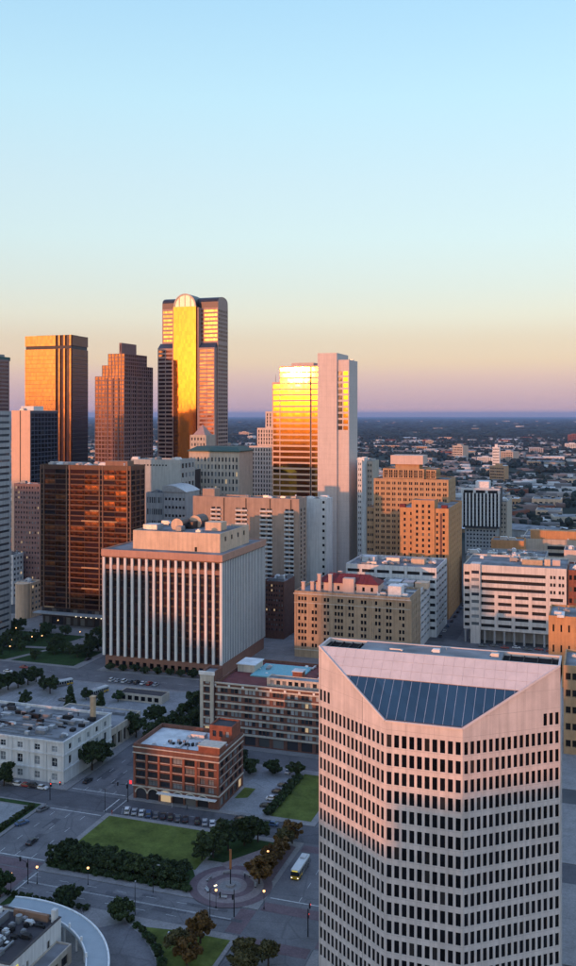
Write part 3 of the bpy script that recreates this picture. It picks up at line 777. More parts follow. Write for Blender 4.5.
# ================================================================== brick museum
def museum():
    ul, v0, W, D = -150.0, 282.8, 31.4, 22.0; H = 18.6
    root = thing('brick_building', 'five storey red brick building with white flat roof and arched ground floor', 'building', (ul, v0, 0))
    fz = [(4.6 + 2.75 * i + .45, 4.6 + 2.75 * i + 2.35) for i in range(4)] + [(15.6, 16.9)]
    # front: five wide bays and a corner pavilion
    mw = {w: muntins(3 if w > 3 else 2, w, 1.9, 'dark_metal_void', rail=.35) for w in (3.9, 1.8, 2.0)}
    def mfront(o): x = max(v.co.x for v in o.data.vertices) * 2; mw[min(mw, key=lambda q: abs(q - x))](o)
    cl = [(1.0 + 4.55 * i, 1.0 + 4.55 * i + 3.9) for i in range(5)] + [(24.6, 26.4), (27.6, 29.6)]
    clr = cols(5, D, 3.0, .8)
    block(root, 0, 0, 4.4, W, D, H, 'dark_brick', roof='roof_white', F=dict(cl=cl, rw=fz[:4], win='glass_dusk', depth=.4, each=mfront), Rt=dict(cl=clr, rw=fz[:4], win='glass_dusk', depth=.4, each=muntins(3, 3.0, 1.9, 'dark_metal_void', rail=.35)),
          par=1.4, pt=.5)
    # ground floor with arches
    g = MB(); arcs = [(1.0 + 4.55 * i, 1.0 + 4.55 * i + 3.9) for i in range(6)]
    zz = 4.4; prev = 0.0
    for a, b in arcs:
        g.face([(prev, 0, 0), (a, 0, 0), (a, 0, zz), (prev, 0, zz)])
        n = 10; c = (a + b) / 2; r = (b - a) / 2
        pr = [(a, 0.0)] + [(c - r * math.cos(math.pi * i / n), 2.2 + 1.7 * math.sin(math.pi * i / n)) for i in range(n + 1)] + [(b, 0.0)]
        for i in range(len(pr) - 1):
            p, q = pr[i], pr[i + 1]
            if q[0] > p[0] + 1e-6: g.face([(p[0], 0, p[1]), (q[0], 0, q[1]), (q[0], 0, zz), (p[0], 0, zz)])
            g.face([(p[0], 0, p[1]), (p[0], .5, p[1]), (q[0], .5, q[1]), (q[0], 0, q[1])])
        pm = MB(); pm.face([(x, .46, z) for x, z in pr]); pm.build('arched_window', 'shop_glass', root)
        k = MB()
        for i in range(n):
            t0, t1 = math.pi * i / n, math.pi * (i + 1) / n
            P = lambda t, rr, dz, y: (c - (r + rr) * math.cos(t), y, 2.2 + (1.7 + dz) * math.sin(t))
            k.face([P(t0, 0, 0, -.12), P(t1, 0, 0, -.12), P(t1, .35, .35, -.12), P(t0, .35, .35, -.12)])
            k.face([P(t0, .35, .35, -.12), P(t1, .35, .35, -.12), P(t1, .35, .35, 0), P(t0, .35, .35, 0)])
            k.face([P(t0, 0, 0, 0), P(t1, 0, 0, 0), P(t1, 0, 0, -.12), P(t0, 0, 0, -.12)])
        k.build('arch_trim', 'limestone_trim', root)
        prev = b
    g.face([(prev, 0, 0), (W, 0, 0), (W, 0, zz), (prev, 0, zz)])
    facade(g, root, (W, 0), (0, 1), D, 0, zz, clr, [(.6, 3.4)], win='shop_glass')
    g.face([(W, D, 0), (0, D, 0), (0, D, zz), (W, D, zz)]); g.face([(0, D, 0), (0, 0, 0), (0, 0, zz), (0, D, zz)])
    g.build('ground_floor_wall', 'dark_brick', root)
    # trim: string courses, sills, pilasters, canopy
    for z, h, e in ((4.35, .4, .3), (15.5, .35, .22), (17.4, .3, .3)):
        MB().box(-e, -e, z, W + e, -.004, z + h).build('string_course', 'limestone_trim', root)
        MB().box(W + .004, 0, z, W + e, D, z + h).build('string_course', 'limestone_trim', root)
    for i in range(1, 4): 
        MB().box(.4, -.10, 4.72 + 2.75 * i, W - .4, -.004, 4.9 + 2.75 * i).build('sill_course', 'limestone_trim', root)
        MB().box(W + .004, .4, 4.72 + 2.75 * i, W + .10, D - .4, 4.9 + 2.75 * i).build('sill_course', 'limestone_trim', root)
    for i in range(6):
        x = .5 + 4.55 * i; MB().box(x - .38, -.28, 4.75, x + .38, -.004, 15.5).build('pilaster', 'red_brick', root)
    MB().box(W - .7, -.28, 4.75, W - .01, -.004, 15.5).build('pilaster', 'red_brick', root)
    MB().box(9.5, -1.8, 3.3, 30.8, -.3, 3.55).build('canopy', 'white_paint', root)
    # corner pavilions standing above the parapet
    MB().box(24.2, -.35, H + .002, W + .35, 5.2, H + 1.9).build('corner_turret', 'red_brick', root)
    MB().box(23.9, -.6, H + 1.9, W + .6, 5.5, H + 2.2).build('turret_coping', 'limestone_trim', root)
    block(root, 22.5, D - 9, H - 1.4, W - .6, D - 1, H + 4.6, 'red_brick', roof='roof_dark', F=dict(cl=cols(3, 8.3, 1.3, .6), rw=[(H + .8, H + 2.8)], win='glass_dusk'), par=.6, pt=.35, name='stair_house_wall')
    
    rn = random.Random(2)
    for i in range(11):
        x = 9 + i * 1.15; y = 7 + rn.uniform(-1, 1.2)
        MB().box(x, y, H - 1.4, x + rn.uniform(.6, 1.0), y + 1, H - 1.4 + rn.uniform(.6, 1.4)).build('condenser', rn.choice(('dark_metal_void', 'metal_grey')), root)
    MB().box(15, 14, H - 1.4, 20, 17, H + .2).build('plant_room', 'metal_light', root)
    rooftop(root, 3, 3, 20, 18, H - 1.4, 6, 9, .4, .8)
    mb = MB(); mb.box(-1.1, -.8, 5.0, -.2, -.6, 6.2); mb.build('hanging_sign', 'sign_red', root)
museum()

# ================================================================== long brick block with pale bands
def banded_block():
    v0 = 341.0; ul = U(215.6, v0); W = 70.0; D = 38.0; H = 24.2
    root = thing('brick_block', 'long brown brick block with pale stone bands and a pale corner tower', 'building', (ul, v0, 0))
    n = 12; pitch = W / n; rz = [(5.0 + 3.05 * i, 5.0 + 3.05 * i + 1.75) for i in range(6)]
    cl = []
    for i in range(n):
        for k in range(3): a = i * pitch + .6 + k * (pitch - 1.2) / 3; cl.append((a + .1, a + (pitch - 1.2) / 3 - .1))
    block(root, 0, 0, 4.4, W, D, H, 'dark_brick', roof='roof_maroon', F=dict(cl=cl, rw=rz, win='glass_blinds', depth=.3), Lf=dict(cl=cols(8, D, 2.2, 1), rw=rz, win='glass_blinds', depth=.3, single=False), par=1.0, stuff_mat='glass_blinds')
    clg = [(i * pitch + .7, (i + 1) * pitch - .7) for i in range(n)]
    block(root, 0.05, 0.05, 0, W - .05, D - .05, 4.4, 'dark_brick', F=dict(cl=[(a - .05, b - .05) for a, b in clg], rw=[(.5, 3.9)], win='shop_glass', depth=.4), par=0, name='ground_floor_wall', deck='floor_slab')
    for i in range(6):
        MB().box(-.2, -.28, rz[i][1] + .1, W + .2, -.004, rz[i][1] + .75).build('stone_band', 'limestone_trim', root)
    MB().box(-.3, -.4, 4.2, W + .3, -.004, 4.9).build('stone_band', 'limestone_trim', root)
    MB().box(-.3, -.5, H - .5, W + .3, -.004, H + .05).build('cornice', 'limestone_trim', root)
    for i in range(n):
        MB().box(i * pitch - .45, -.38, H - 1.6, i * pitch + .45, -.29, H - .7).build('cartouche', 'white_paint', root)
    # corner tower
    tx0 = U(200.5, v0 - 1) - ul
    block(root, tx0, -1.2, 0, -.35, 8, 28.0, 'dark_brick', roof='roof_grey', F=dict(cl=cols(1, -.35 - tx0, 2.0), rw=rows(8, 1, 26, 2.1), win='glass_blinds', depth=.5), Lf=dict(cl=cols(2, 9.2, 1.6, 1), rw=rows(8, 1, 26, 2.1), win='glass_blinds', depth=.4, single=False), par=.8, name='tower_wall')
    MB().box(tx0 - .5, -1.7, 27.0, .15, -1.21, 28.4).build('tower_cornice', 'white_paint', root)
    for x_ in (tx0 - .2, -1.75): MB().box(x_, -1.55, 0, x_ + 1.5, -1.21, 26.98).build('tower_pier', 'limestone_trim', root)
    MB().box(tx0 + 1.32, -1.5, 24.4, -1.77, -1.21, 26.98).build('tower_panel', 'limestone_trim', root)
    for i in range(7): MB().box(tx0 + 1.32, -1.36, 3.6 + i * 3.12, -1.77, -1.21, 4.2 + i * 3.12).build('tower_sill', 'limestone_trim', root)
    MB().box(tx0 - .2, -1.55, 0, tx0 - .004, 8, 26.98).build('tower_pier', 'limestone_trim', root)
    # roof: teal terrace, sheds, raised pavilion
    z = H - 1
    m_ = MB(); m_.box(9, 15, z, 30, 34, z + .5); m_.build('roof_terrace', 'roof_teal', root)
    MB().box(1.5, 20, z, 9, 30, z + 3).build('roof_shed', 'limestone_trim', root)
    MB().box(1, 19.5, z + 3, 9.5, 30.5, z + 3.3).build('roof_shed_lid', 'roof_white', root)
    block(root, 20, 4.5, z, 42, 9.5, z + 3.2, 'limestone_trim', roof='roof_grey', F=dict(cl=cols(8, 22, 1.6, 1), rw=[(z + .8, z + 2.4)], win='glass_dusk'), par=.3, pt=.3, name='pavilion_wall')
    MB().box(29, 9.6, z, 33, 13.5, z + 5).build('stair_head', 'red_brick', root); MB().box(28.7, 9.3, z + 5, 33.3, 13.8, z + 5.3).build('stair_head_lid', 'roof_white', root)
    MB().box(40, 12, z, 52, 26, z + .9).build('roof_curb', 'roof_maroon', root)
    rooftop(root, 3, 3, W - 4, D - 4, z, 24, 21, .5, 1.0)
banded_block()

# ================================================================== pale three-storey corner building
def pale_building():
    uc, v0 = -178.7, 285.0; W, D, H = 64.0, 34.0, 15.0; ul = uc - W
    root = thing('pale_building', 'pale three storey corner building with arched middle windows and cluttered flat roof', 'building', (ul, v0, 0))
    n = 9; pitch = W / n
    cl = cols(n, W, 2.2)
    skip = lambda c, r: (c * 7 + r * 3) % 11 == 0
    block(root, 0, 0, 0, W, D, H, 'white_concrete', roof='roof_grey', F=dict(cl=cl, rw=[(1.2, 3.6), (6.0, 9.0), (11.2, 13.2)], win='glass_dusk', depth=.4, each=muntins(2, 2.2, 2.0, 'white_paint', .1, 0)), Rt=dict(cl=cols(5, D, 1.9, 1.5), rw=[(6.0, 9.0), (11.2, 13.2)], win='glass_dusk', depth=.4), par=1.0)
    for z, h in ((4.6, .5), (10.0, .4), (14.5, .7)):
        MB().box(-.3, -.4, z, W + .4, -.004, z + h).build('cornice', 'white_concrete', root)
        MB().box(W + .004, 0, z, W + .4, D, z + h).build('cornice', 'white_concrete', root)
    for i in range(n + 1):
        MB().box(i * pitch - .35, -.22, .4, i * pitch + .35, -.004, 14.4).build('pilaster', 'white_concrete', root)
    for a, b in cl:
        mb = MB(); c = (a + b) / 2; r = 1.25; k = 8
        for i in range(k):
            t0, t1 = math.pi * i / k, math.pi * (i + 1) / k
            P = lambda t, rr, y: (c - rr * math.cos(t), y, 9.0 + rr * .6 * math.sin(t))
            mb.face([P(t0, r - .3, -.14), P(t1, r - .3, -.14), P(t1, r, -.14), P(t0, r, -.14)]); mb.face([P(t0, r, -.14), P(t1, r, -.14), P(t1, r, 0), P(t0, r, 0)])
        mb.build('arch_hood', 'white_concrete', root)
    rn = random.Random(5)
    z = H - 1
    for i in range(46):
        x, y = rn.uniform(3, W - 3), rn.uniform(4, D - 4); w, d_ = rn.uniform(1, 5), rn.uniform(.8, 2.2)
        MB().box(x, y, z, min(W - 1, x + w), min(D - 1, y + d_), z + rn.uniform(.5, 1.6)).build('roof_plant', rn.choice(('metal_grey', 'metal_light', 'dark_metal_void', 'roof_dark')), root)
    rooftop(root, 4, 4, W - 4, D - 4, z, 40, 31, .4, .9, ('metal_grey', 'dark_metal_void', 'metal_light'))
    for i in range(9): MB().box(rn.uniform(4, W - 20), 5 + i * 2.9, z, W - rn.uniform(4, 18), 5.25 + i * 2.9, z + .3).build('pipe_run', 'metal_grey', root)
    # tall tan flue and rear wing with a wide flat canopy
    mb = MB(); mb.box(W - 5.2, D - 7, z, W - 3.6, D - 5.4, z + 8.5); mb.box(W - 5.4, D - 7.2, z + 8.5, W - 3.4, D - 5.2, z + 8.9); mb.build('flue', 'tan_stack', root)
    block(root, W - 34, D + .05, 0, W - .5, D + 25, 8.2, 'beige_concrete', roof='roof_grey', par=.4, name='rear_wing_wall', Rt=dict(cl=cols(5, 24.95, 3.4, .8), rw=[(.4, 5.6)], win='glass_black', depth=1.2, wname='bay_door'))
    rooftop(root, W - 32, D + 2, W - 4, D + 22, 7.8, 20, 33, .5, 1.1)
    rooftop(root, W - 18, D + 2, W - 4, D + 12, 7.8, 8, 35, .4, .8, ('dark_metal_void',))
    MB().box(2, D + 2, 0, 5, D + 5, 19).build('stair_tower', 'white_concrete', root)
pale_building()

# ================================================================== terminal building and its curved canopy
def terminal():
    root = thing('terminal_building', 'low white walled terminal building with dark roof crowded by ducts', 'building', (-168, 174.6, 0))
    W, D, H = 45.0, 20.6, 9.0
    block(root, 0, 0, 0, W, D, H, 'white_concrete', roof='roof_dark', F=dict(cl=cols(8, W, 1.6, 1), rw=[(2.6, 5.2)], win='glass_black'), Rt=dict(cl=[(4.6, 5.4), (6.4, 7.2), (14.6, 15.9)], rw=[(3.2, 6.2)], win='glass_black', each=muntins(2, .8, 3.0, 'white_paint')), B=dict(cl=cols(8, W, 1.4, 2), rw=[(3.6, 6.6)], single=False), par=.7, pt=.5, stuff_mat='glass_dusk')
    for a_ in ((-.1, -.1, W + .1, .6), (-.1, D - .6, W + .1, D + .1), (W - .6, .61, W + .1, D - .61)): MB().box(a_[0], a_[1], H + .004, a_[2], a_[3], H + .14).build('parapet_cap', 'dark_frame', root)
    block(root, W + .02, -8, 0, W + 4.2, D - 2.2, 4.6, 'beige_concrete', roof='roof_grey', Rt=dict(cl=cols(6, D + 5.8, 2.8, .8), rw=[(.8, 3.2)], win='glass_dusk', each=muntins(3, 2.8, 2.4, 'dark_metal_void')), par=.4, pt=.3, name='side_wing_wall')
    z = H - .7
    mb = MB(); mb.box(29.5, 9.5, z, 31, 17, z + 2.8); mb.build('plant_screen', 'white_paint', root); MB().box(31.6, 9, z, 32.6, 17.5, z + 1.8).build('plant_screen', 'metal_grey', root)
    MB().box(33, 18.6, z, 42.5, 19.4, z + 1.6).build('duct_run', 'pier_stone', root); MB().cyl(36, 16.5, z, z + 1.8, .8, .8, 10).build('water_tank', 'metal_grey', root)
    MB().box(43.3, 19.0, z, 44.5, 20.2, z + 3.0).build('chimney', 'white_concrete', root)
    rooftop(root, 29, 2, 40, 9, z, 30, 41, .35, .75, ('metal_grey', 'metal_light', 'white_paint', 'dark_metal_void')); rooftop(root, 33, 10, 43, 18, z, 18, 42, .35, .7, ('dark_metal_void', 'metal_grey', 'dark_metal_void', 'metal_light'))
    MB().box(W + .01, 1.2, 6.6, W + .14, 3.0, 7.6).build('wall_sign', 'sign_yellow', root)
    c = thing('curved_canopy', 'broad curved white canopy sweeping round the terminal building', 'canopy', (CC[0], CC[1], 0))
    A0, A1, RI, RO = -0.5, 1.76, 29.6, 35.2
    m_ = ring('canopy', RI, RO, 5.0, None, 40, A0, A1, (0, 0), 4.45); 
    for i in range(40):
        a, b = A0 + (A1 - A0) * i / 40, A0 + (A1 - A0) * (i + 1) / 40
        P = lambda r, t: (r * math.cos(t), r * math.sin(t), 4.45)
        m_.face([P(RI, b), P(RO, b), P(RO, a), P(RI, a)])
    m_.build('roof_ring', 'canopy_white', c)
    ring('x', RO - .5, RO - .1, 5.3, None, 40, A0, A1, (0, 0), 5.004).build('roof_lip', 'white_paint', c)
    ring('x', RI + .1, RI + .4, 5.25, None, 40, A0, A1, (0, 0), 5.004).build('roof_lip', 'white_paint', c)
    pl = MB().cyl(0, 0, 0.1, 4.45, .28, .24, 8).mesh('column', 'white_concrete')
    for i in range(13):
        t = A0 + .05 + (A1 - A0 - .1) * i / 12
        for r in (RI + 1, RO - 1): link('column', pl, c, (r * math.cos(t), r * math.sin(t), 0))
    for i in range(6):
        t = 0.1 + i * .24; MB().box(-.2, -.2, 5.26, .2, .2, 6.3).build('vent', 'white_paint', c, ((RI + .3) * math.cos(t), (RI + .3) * math.sin(t), 0))
terminal()
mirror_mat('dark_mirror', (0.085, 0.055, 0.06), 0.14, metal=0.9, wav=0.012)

# ================================================================== bronze glass apartment slab (left)
def bronze_block():
    v0 = 500.0; ul = U(40, v0); uc = U(131, v0); W = uc - ul; D = max(14, V(145, uc) - v0)
    H = Zp(466, 131, v0)
    root = thing('bronze_block', 'dark bronze glass tower block with notched piers, lit copper on one side', 'tower block', (ul, v0, 0))
    x1, x2 = U(68, v0) - ul, U(101, v0) - ul
    pw = 2.6
    edges = [0.3, x1 - pw / 2, x2 - pw / 2, W - pw - .1]
    cl = []; piers = []
    for i, e in enumerate(edges):
        cl.append((e + .55, e + pw - .55)); piers.append(len(cl) - 1)
        if i < 3:
            a_, b_ = e + pw + .3, edges[i + 1] - .3; cl += [(a_, (a_ + b_) / 2 - .05), ((a_ + b_) / 2 + .05, b_)]
    nf = 27; z0 = 11.0
    hs = random.Random(8); pick = {}
    def wf(c, r):
        if c in piers: return 'glass_black'
        q = hs.random(); return 'copper_glint' if q < .14 else ('copper_mirror' if q < .7 else 'glass_red')
    rw = rows(nf, z0, H - 2.5, (H - 2.5 - z0) / nf - .75)
    block(root, 0, 0, z0, W, D, H, 'bronze_frame', roof='roof_grey', F=dict(cl=cl, rw=rw, win=wf, depth=.5),
          Rt=dict(cl=cols(3, D, D / 3 - 1.2), rw=rw, win='copper_mirror', depth=.4, single=False), par=1.2, stuff_mat='glass_black')
    # random strips break up the bays; the tan ones paint in lit strips
    rn = random.Random(3); sp = {}
    for i in range(3):
        a, b = cl[piers[i] + 1][0], cl[piers[i] + 2][1]
        for r in range(nf):
            if rn.random() < .3:
                w = (b - a) * rn.choice((.3, .45, .6, 1.0)); x = a if rn.random() < .5 else b - w
                MB().box(x, -.25, rw[r][0] - .6, x + w, .2, rw[r][0] + .25).build('bay_strip', 'bronze_frame' if rn.random() < .6 else 'tan_brick', root)
    for e_ in edges:
        for x in (e_ + .02, e_ + pw - .5): MB().box(x, -.35, z0, x + .48, -.01, H - .4).build('pier_jamb', 'pier_stone', root)
    block(root, 1, 1.5, 0, W - 1, D - 1, z0, 'dark_frame', F=dict(cl=cols(12, W - 2, 3.2, .5), rw=[(.5, 5), (6, 10)], win='shop_glass', depth=.4), par=0, name='podium_wall', deck='podium_slab')
    MB().box(-2, -5, 7.6, W + 2, 1.4, 8.2).build('entrance_canopy', 'grey_concrete', root)
    lm = MB().box(-.25, -.25, -.25, .25, .25, .1).mesh('canopy_lamp', 'lamp_white')
    for i in range(9): link('canopy_lamp', lm, root, (W * .45 + i * W * .055, -4.8, 7.55))
    rooftop(root, 3, 2, W - 3, D - 2, H - 1.2, 22, 61, .8, 1.6, ('white_paint', 'metal_light', 'blush_stone'))
    MB().box(W * .66, D * .4, H - 1.2, W * .9, D * .85, H + 2.4).build('plant_room', 'pier_stone', root)
    MB().box(W * .1, D * .4, H - 1.2, W * .4, D * .8, H + 1).build('plant_room', 'grey_concrete', root)
bronze_block()

def midrise(name, label, pxl, pxc, pxr, v0, ytop, wall, nF=None, nR=None, win='glass', roof='roof_grey', single=False, top=1.0, dmin=12, z0=0, dmax=90, cat='office building', ww=.6, wh=.5, zbase=4, par=1.0, clutter=6, wfn=None, group=None, depth=.4):
    """generic block: nF/nR = (columns, rows) of windows on the front and right walls"""
    ul = U(pxl, v0); uc = U(pxc, v0); W = uc - ul
    D = dmin if pxr is None else min(dmax, max(dmin, V(pxr, uc) - v0))
    H = Zp(ytop, pxc, v0)
    root = thing(name, label, cat, (ul, v0, 0), group=group)
    def sp(n, w):
        if not n: return None
        p = (H - top - zbase) / n[1]
        return dict(cl=cols(n[0], w, (w - 1) / n[0] * ww, .5), rw=rows(n[1], zbase, H - top, p * wh), win=win, single=single, depth=depth)
    block(root, 0, 0, z0, W, D, H, wall, roof=roof, F=sp(nF, W), Rt=sp(nR, D), par=par, stuff_mat=win if isinstance(win, str) else 'glass')
    if clutter: rooftop(root, 2, 2, max(3, W - 2), max(3, D - 2), H - par, clutter, int(pxl * 7 + ytop), .8, 1.8)
    return root, W, D, H, ul

glass_mat('glass_grey', (0.06, 0.065, 0.075), blinds=.4, blind_c=(.16, .165, .18))
# grey slab at the picture's edge, only its end wall shows
r_, W_, D_, H_, u_ = midrise('grey_slab', 'tall grey concrete slab with ribbon windows, cut by the frame edge', -46, -20, 11, 440, 411, 'grey_concrete', (10, 34), (1, 34), win='glass_grey', ww=.94, wh=.38, single=lambda c, r: False, cat='tower block', dmax=40)
MB().box(W_ * .5, D_ * .3, H_ - 1, W_ * .9, D_ * .7, H_ + 3).build('plant_room', 'tan_stack', r_)
# orange-lit blank tower with navy flank
r_, W_, D_, H_, u_ = midrise('blank_tower', 'blank pale stone tower with one vertical groove and navy glass flank', 11.5, 30, 52, 640, 410.5, 'peach_stone', None, None, dmin=40, cat='tower block', dmax=60, clutter=0)
MB().box(W_ * .46, -.25, 0, W_ * .5, -.004, H_).build('groove_strip', 'dark_frame', r_)
mb = MB(); facade(mb, r_, (W_ + .4, .3), (0, 1), D_ - .6, 0, H_ - .3, cols(8, D_ - .6, 4.2, .5), rows(36, 4, H_ - 2, 2.8), win='glass_black', single=False, stuff=(st := MB()), depth=.2)
mb.face([(W_ + .01, .3, 0), (W_ + .4, .3, 0), (W_ + .4, .3, H_ - .3), (W_ + .01, .3, H_ - .3)]); mb.face([(W_ + .01, .3, H_ - .3), (W_ + .4, .3, H_ - .3), (W_ + .4, D_ - .3, H_ - .3), (W_ + .01, D_ - .3, H_ - .3)])
mb.build('flank_wall', 'navy_panel', r_); st.build('windows', 'glass_black', r_, kind='stuff')
MB().box(W_ * .2, 8, H_ - 1, W_ + -2, 22, H_ + 3.5).build('plant_room', 'white_paint', r_)
rooftop(r_, 2, 2, W_ - 2, D_ - 3, H_ - 1, 6, 77, 1, 2)
# old brick hotel in shade between slab and bronze block
midrise('old_brick_tower', 'shaded old brown brick tower between grey slab and bronze block', 14, 40, 46, 560, 484, 'plum_granite', (9, 22), None, win='glass_dusk', single=False, ww=.45, wh=.45, cat='building')
r_, W_, D_, H_, u_ = midrise('cream_annex', 'small cream annex with rounded front below the shaded brick tower', 16, 31, 38, 512, 583, 'cream_stone', None, (3, 5), win='glass_dusk', cat='building', clutter=5)
MB().cyl(W_ * .5, 0, 0, H_ - .2, W_ * .46, W_ * .46, 14).build('rounded_bay', 'cream_stone', r_)
midrise('white_low_block', 'low white-framed building beside the park trees', -4, 13, 20, 545, 555, 'white_concrete', (4, 8), (3, 8), win='glass_dusk', single=False, cat='building')

# far tower at the frame edge
r_, W_, D_, H_, u_ = midrise('far_tower', 'slim dark far tower with teal crown at frame edge', -30, -4, 9.4, 900, 359, 'plum_granite', (1, 42), (1, 42), win='dark_mirror', ww=.9, wh=.5, single=False, dmin=10, cat='tower block', clutter=0)
MB().box(2, 2, H_ - .9, W_ - 2, 30, H_ + 3.4).build('crown', 'copper_green', r_)
MB().box(W_ * .3, 8, H_ + 3.4, W_ * .8, 26, H_ + 6.5).build('plant_room', 'metal_grey', r_)

# ================================================================== gold tower with re-entrant corner
def gold_tower():
    v0 = 790.0; ul = U(25, v0); X = lambda p: U(p, v0) - ul; H = Zp(336, 40, v0)
    root = thing('gold_tower', 'tall gold mirrored tower with dark vertical grooves at its corner', 'skyscraper', (ul, v0, 0))
    zb = Zp(349.5, 40, v0); W, x = X(55.5), X(71.5)
    D = max(30, V(88, ul + x) - v0)
    for name, z0, z1 in (('lower_curtain_wall', 0, zb), ('upper_curtain_wall', zb + 3.2, H)):
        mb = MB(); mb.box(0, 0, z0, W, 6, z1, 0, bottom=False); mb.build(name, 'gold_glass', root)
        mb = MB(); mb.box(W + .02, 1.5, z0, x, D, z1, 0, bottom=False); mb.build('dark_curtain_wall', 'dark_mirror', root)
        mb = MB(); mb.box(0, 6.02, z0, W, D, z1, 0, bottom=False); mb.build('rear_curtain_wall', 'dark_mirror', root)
        for p in (59.2, 64.3, 70.2):
            MB().box(X(p) - .75, -.2, z0, X(p) + .75, 1.48, z1 + .3).build('corner_fin', 'gold_glass', root)
    MB().box(.6, .6, zb + .01, x - .6, D - .6, zb + 3.19).build('mechanical_band', 'dark_frame', root)
    nf = int(zb / 4)
    fl = MB().box(0, -.06, 0, W, -.004, .22).mesh('floor_line', 'bronze_frame')
    for i in range(20, nf): link('floor_line', fl, root, (0, 0, i * 4.0))
    fr = MB().box(x + .004, 1.5, 0, x + .1, D, .4).mesh('floor_line', 'dark_frame')
    for i in range(16, nf): link('floor_line', fr, root, (0, 0, i * 4.0))
    MB().box(W * .2, 10, H, x - 6, D - 8, H + 1.2).build('plant_room', 'dark_frame', root)
gold_tower()

# ================================================================== stepped plum tower, turned to the grid
def cam_xy(p): return (p[0] * cs + p[1] * sn, -p[0] * sn + p[1] * cs)
def along(px, P, d):
    k = K(px); X, Y = cam_xy(P); dX, dY = cam_xy(d); return (k * Y - X) / (dX - k * dY)
def stepped_tower():
    v0 = 760.0; P = (U(124.5, v0), v0); a = R(-3)
    ux = (math.cos(a), math.sin(a)); uy = (-math.sin(a), math.cos(a))
    root = thing('stepped_tower', 'plum granite tower stepping up on both sides to a flat top', 'skyscraper', (*P, 0), a)
    A = {p: along(p, P, ux) for p in (95, 102, 108, 117.5)}      # negative
    B = {p: along(p, P, uy) for p in (153, 147, 141)}
    zt = lambda y: Zp(y, 124.5, v0)
    lv = [(A[95], B[153], 0, zt(376)), (A[102], B[153], zt(376), zt(365)), (A[108], B[147], zt(365), zt(353.5))]
    for i, (a_, b_, z0, z1) in enumerate(lv):
        W = -a_; n = max(2, round(W / 3.4)); m = max(2, round(b_ / 3.4)); k = max(1, round((z1 - z0) / 3.9))
        F_ = dict(cl=cols(n, W, W / n - .7), rw=rows(k, z0, z1, 2.9), single=False, depth=.25, smat='step_glass')
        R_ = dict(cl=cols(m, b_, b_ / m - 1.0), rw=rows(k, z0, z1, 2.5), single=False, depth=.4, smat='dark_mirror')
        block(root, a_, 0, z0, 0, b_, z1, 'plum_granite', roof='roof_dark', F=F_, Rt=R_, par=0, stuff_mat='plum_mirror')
    block(root, A[117.5], 3, zt(353.5), -5, B[141], zt(342.5), 'plum_granite', roof='roof_dark', par=.6, name='crown_wall',
          F=dict(cl=cols(6, -A[117.5] - 5, 1.2, 1), rw=[(zt(353.5) + 2, zt(342.5) - 2)], win='dark_mirror', single=False))
    # projecting bays on the sunny side
    for i in range(4):
        w = -A[102] / 4; x = A[102] + i * w
        MB().box(x + w * .92, -.7, 0, x + w, -.01, zt(376) - 2).build('pier', 'plum_granite', root)
    for i in range(1, 5): MB().box(.01, B[153] * i / 5 - .5, 0, .7, B[153] * i / 5 + .5, zt(376)).build('pier', 'plum_granite', root)
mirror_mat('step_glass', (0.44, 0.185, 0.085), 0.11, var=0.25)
stepped_tower()

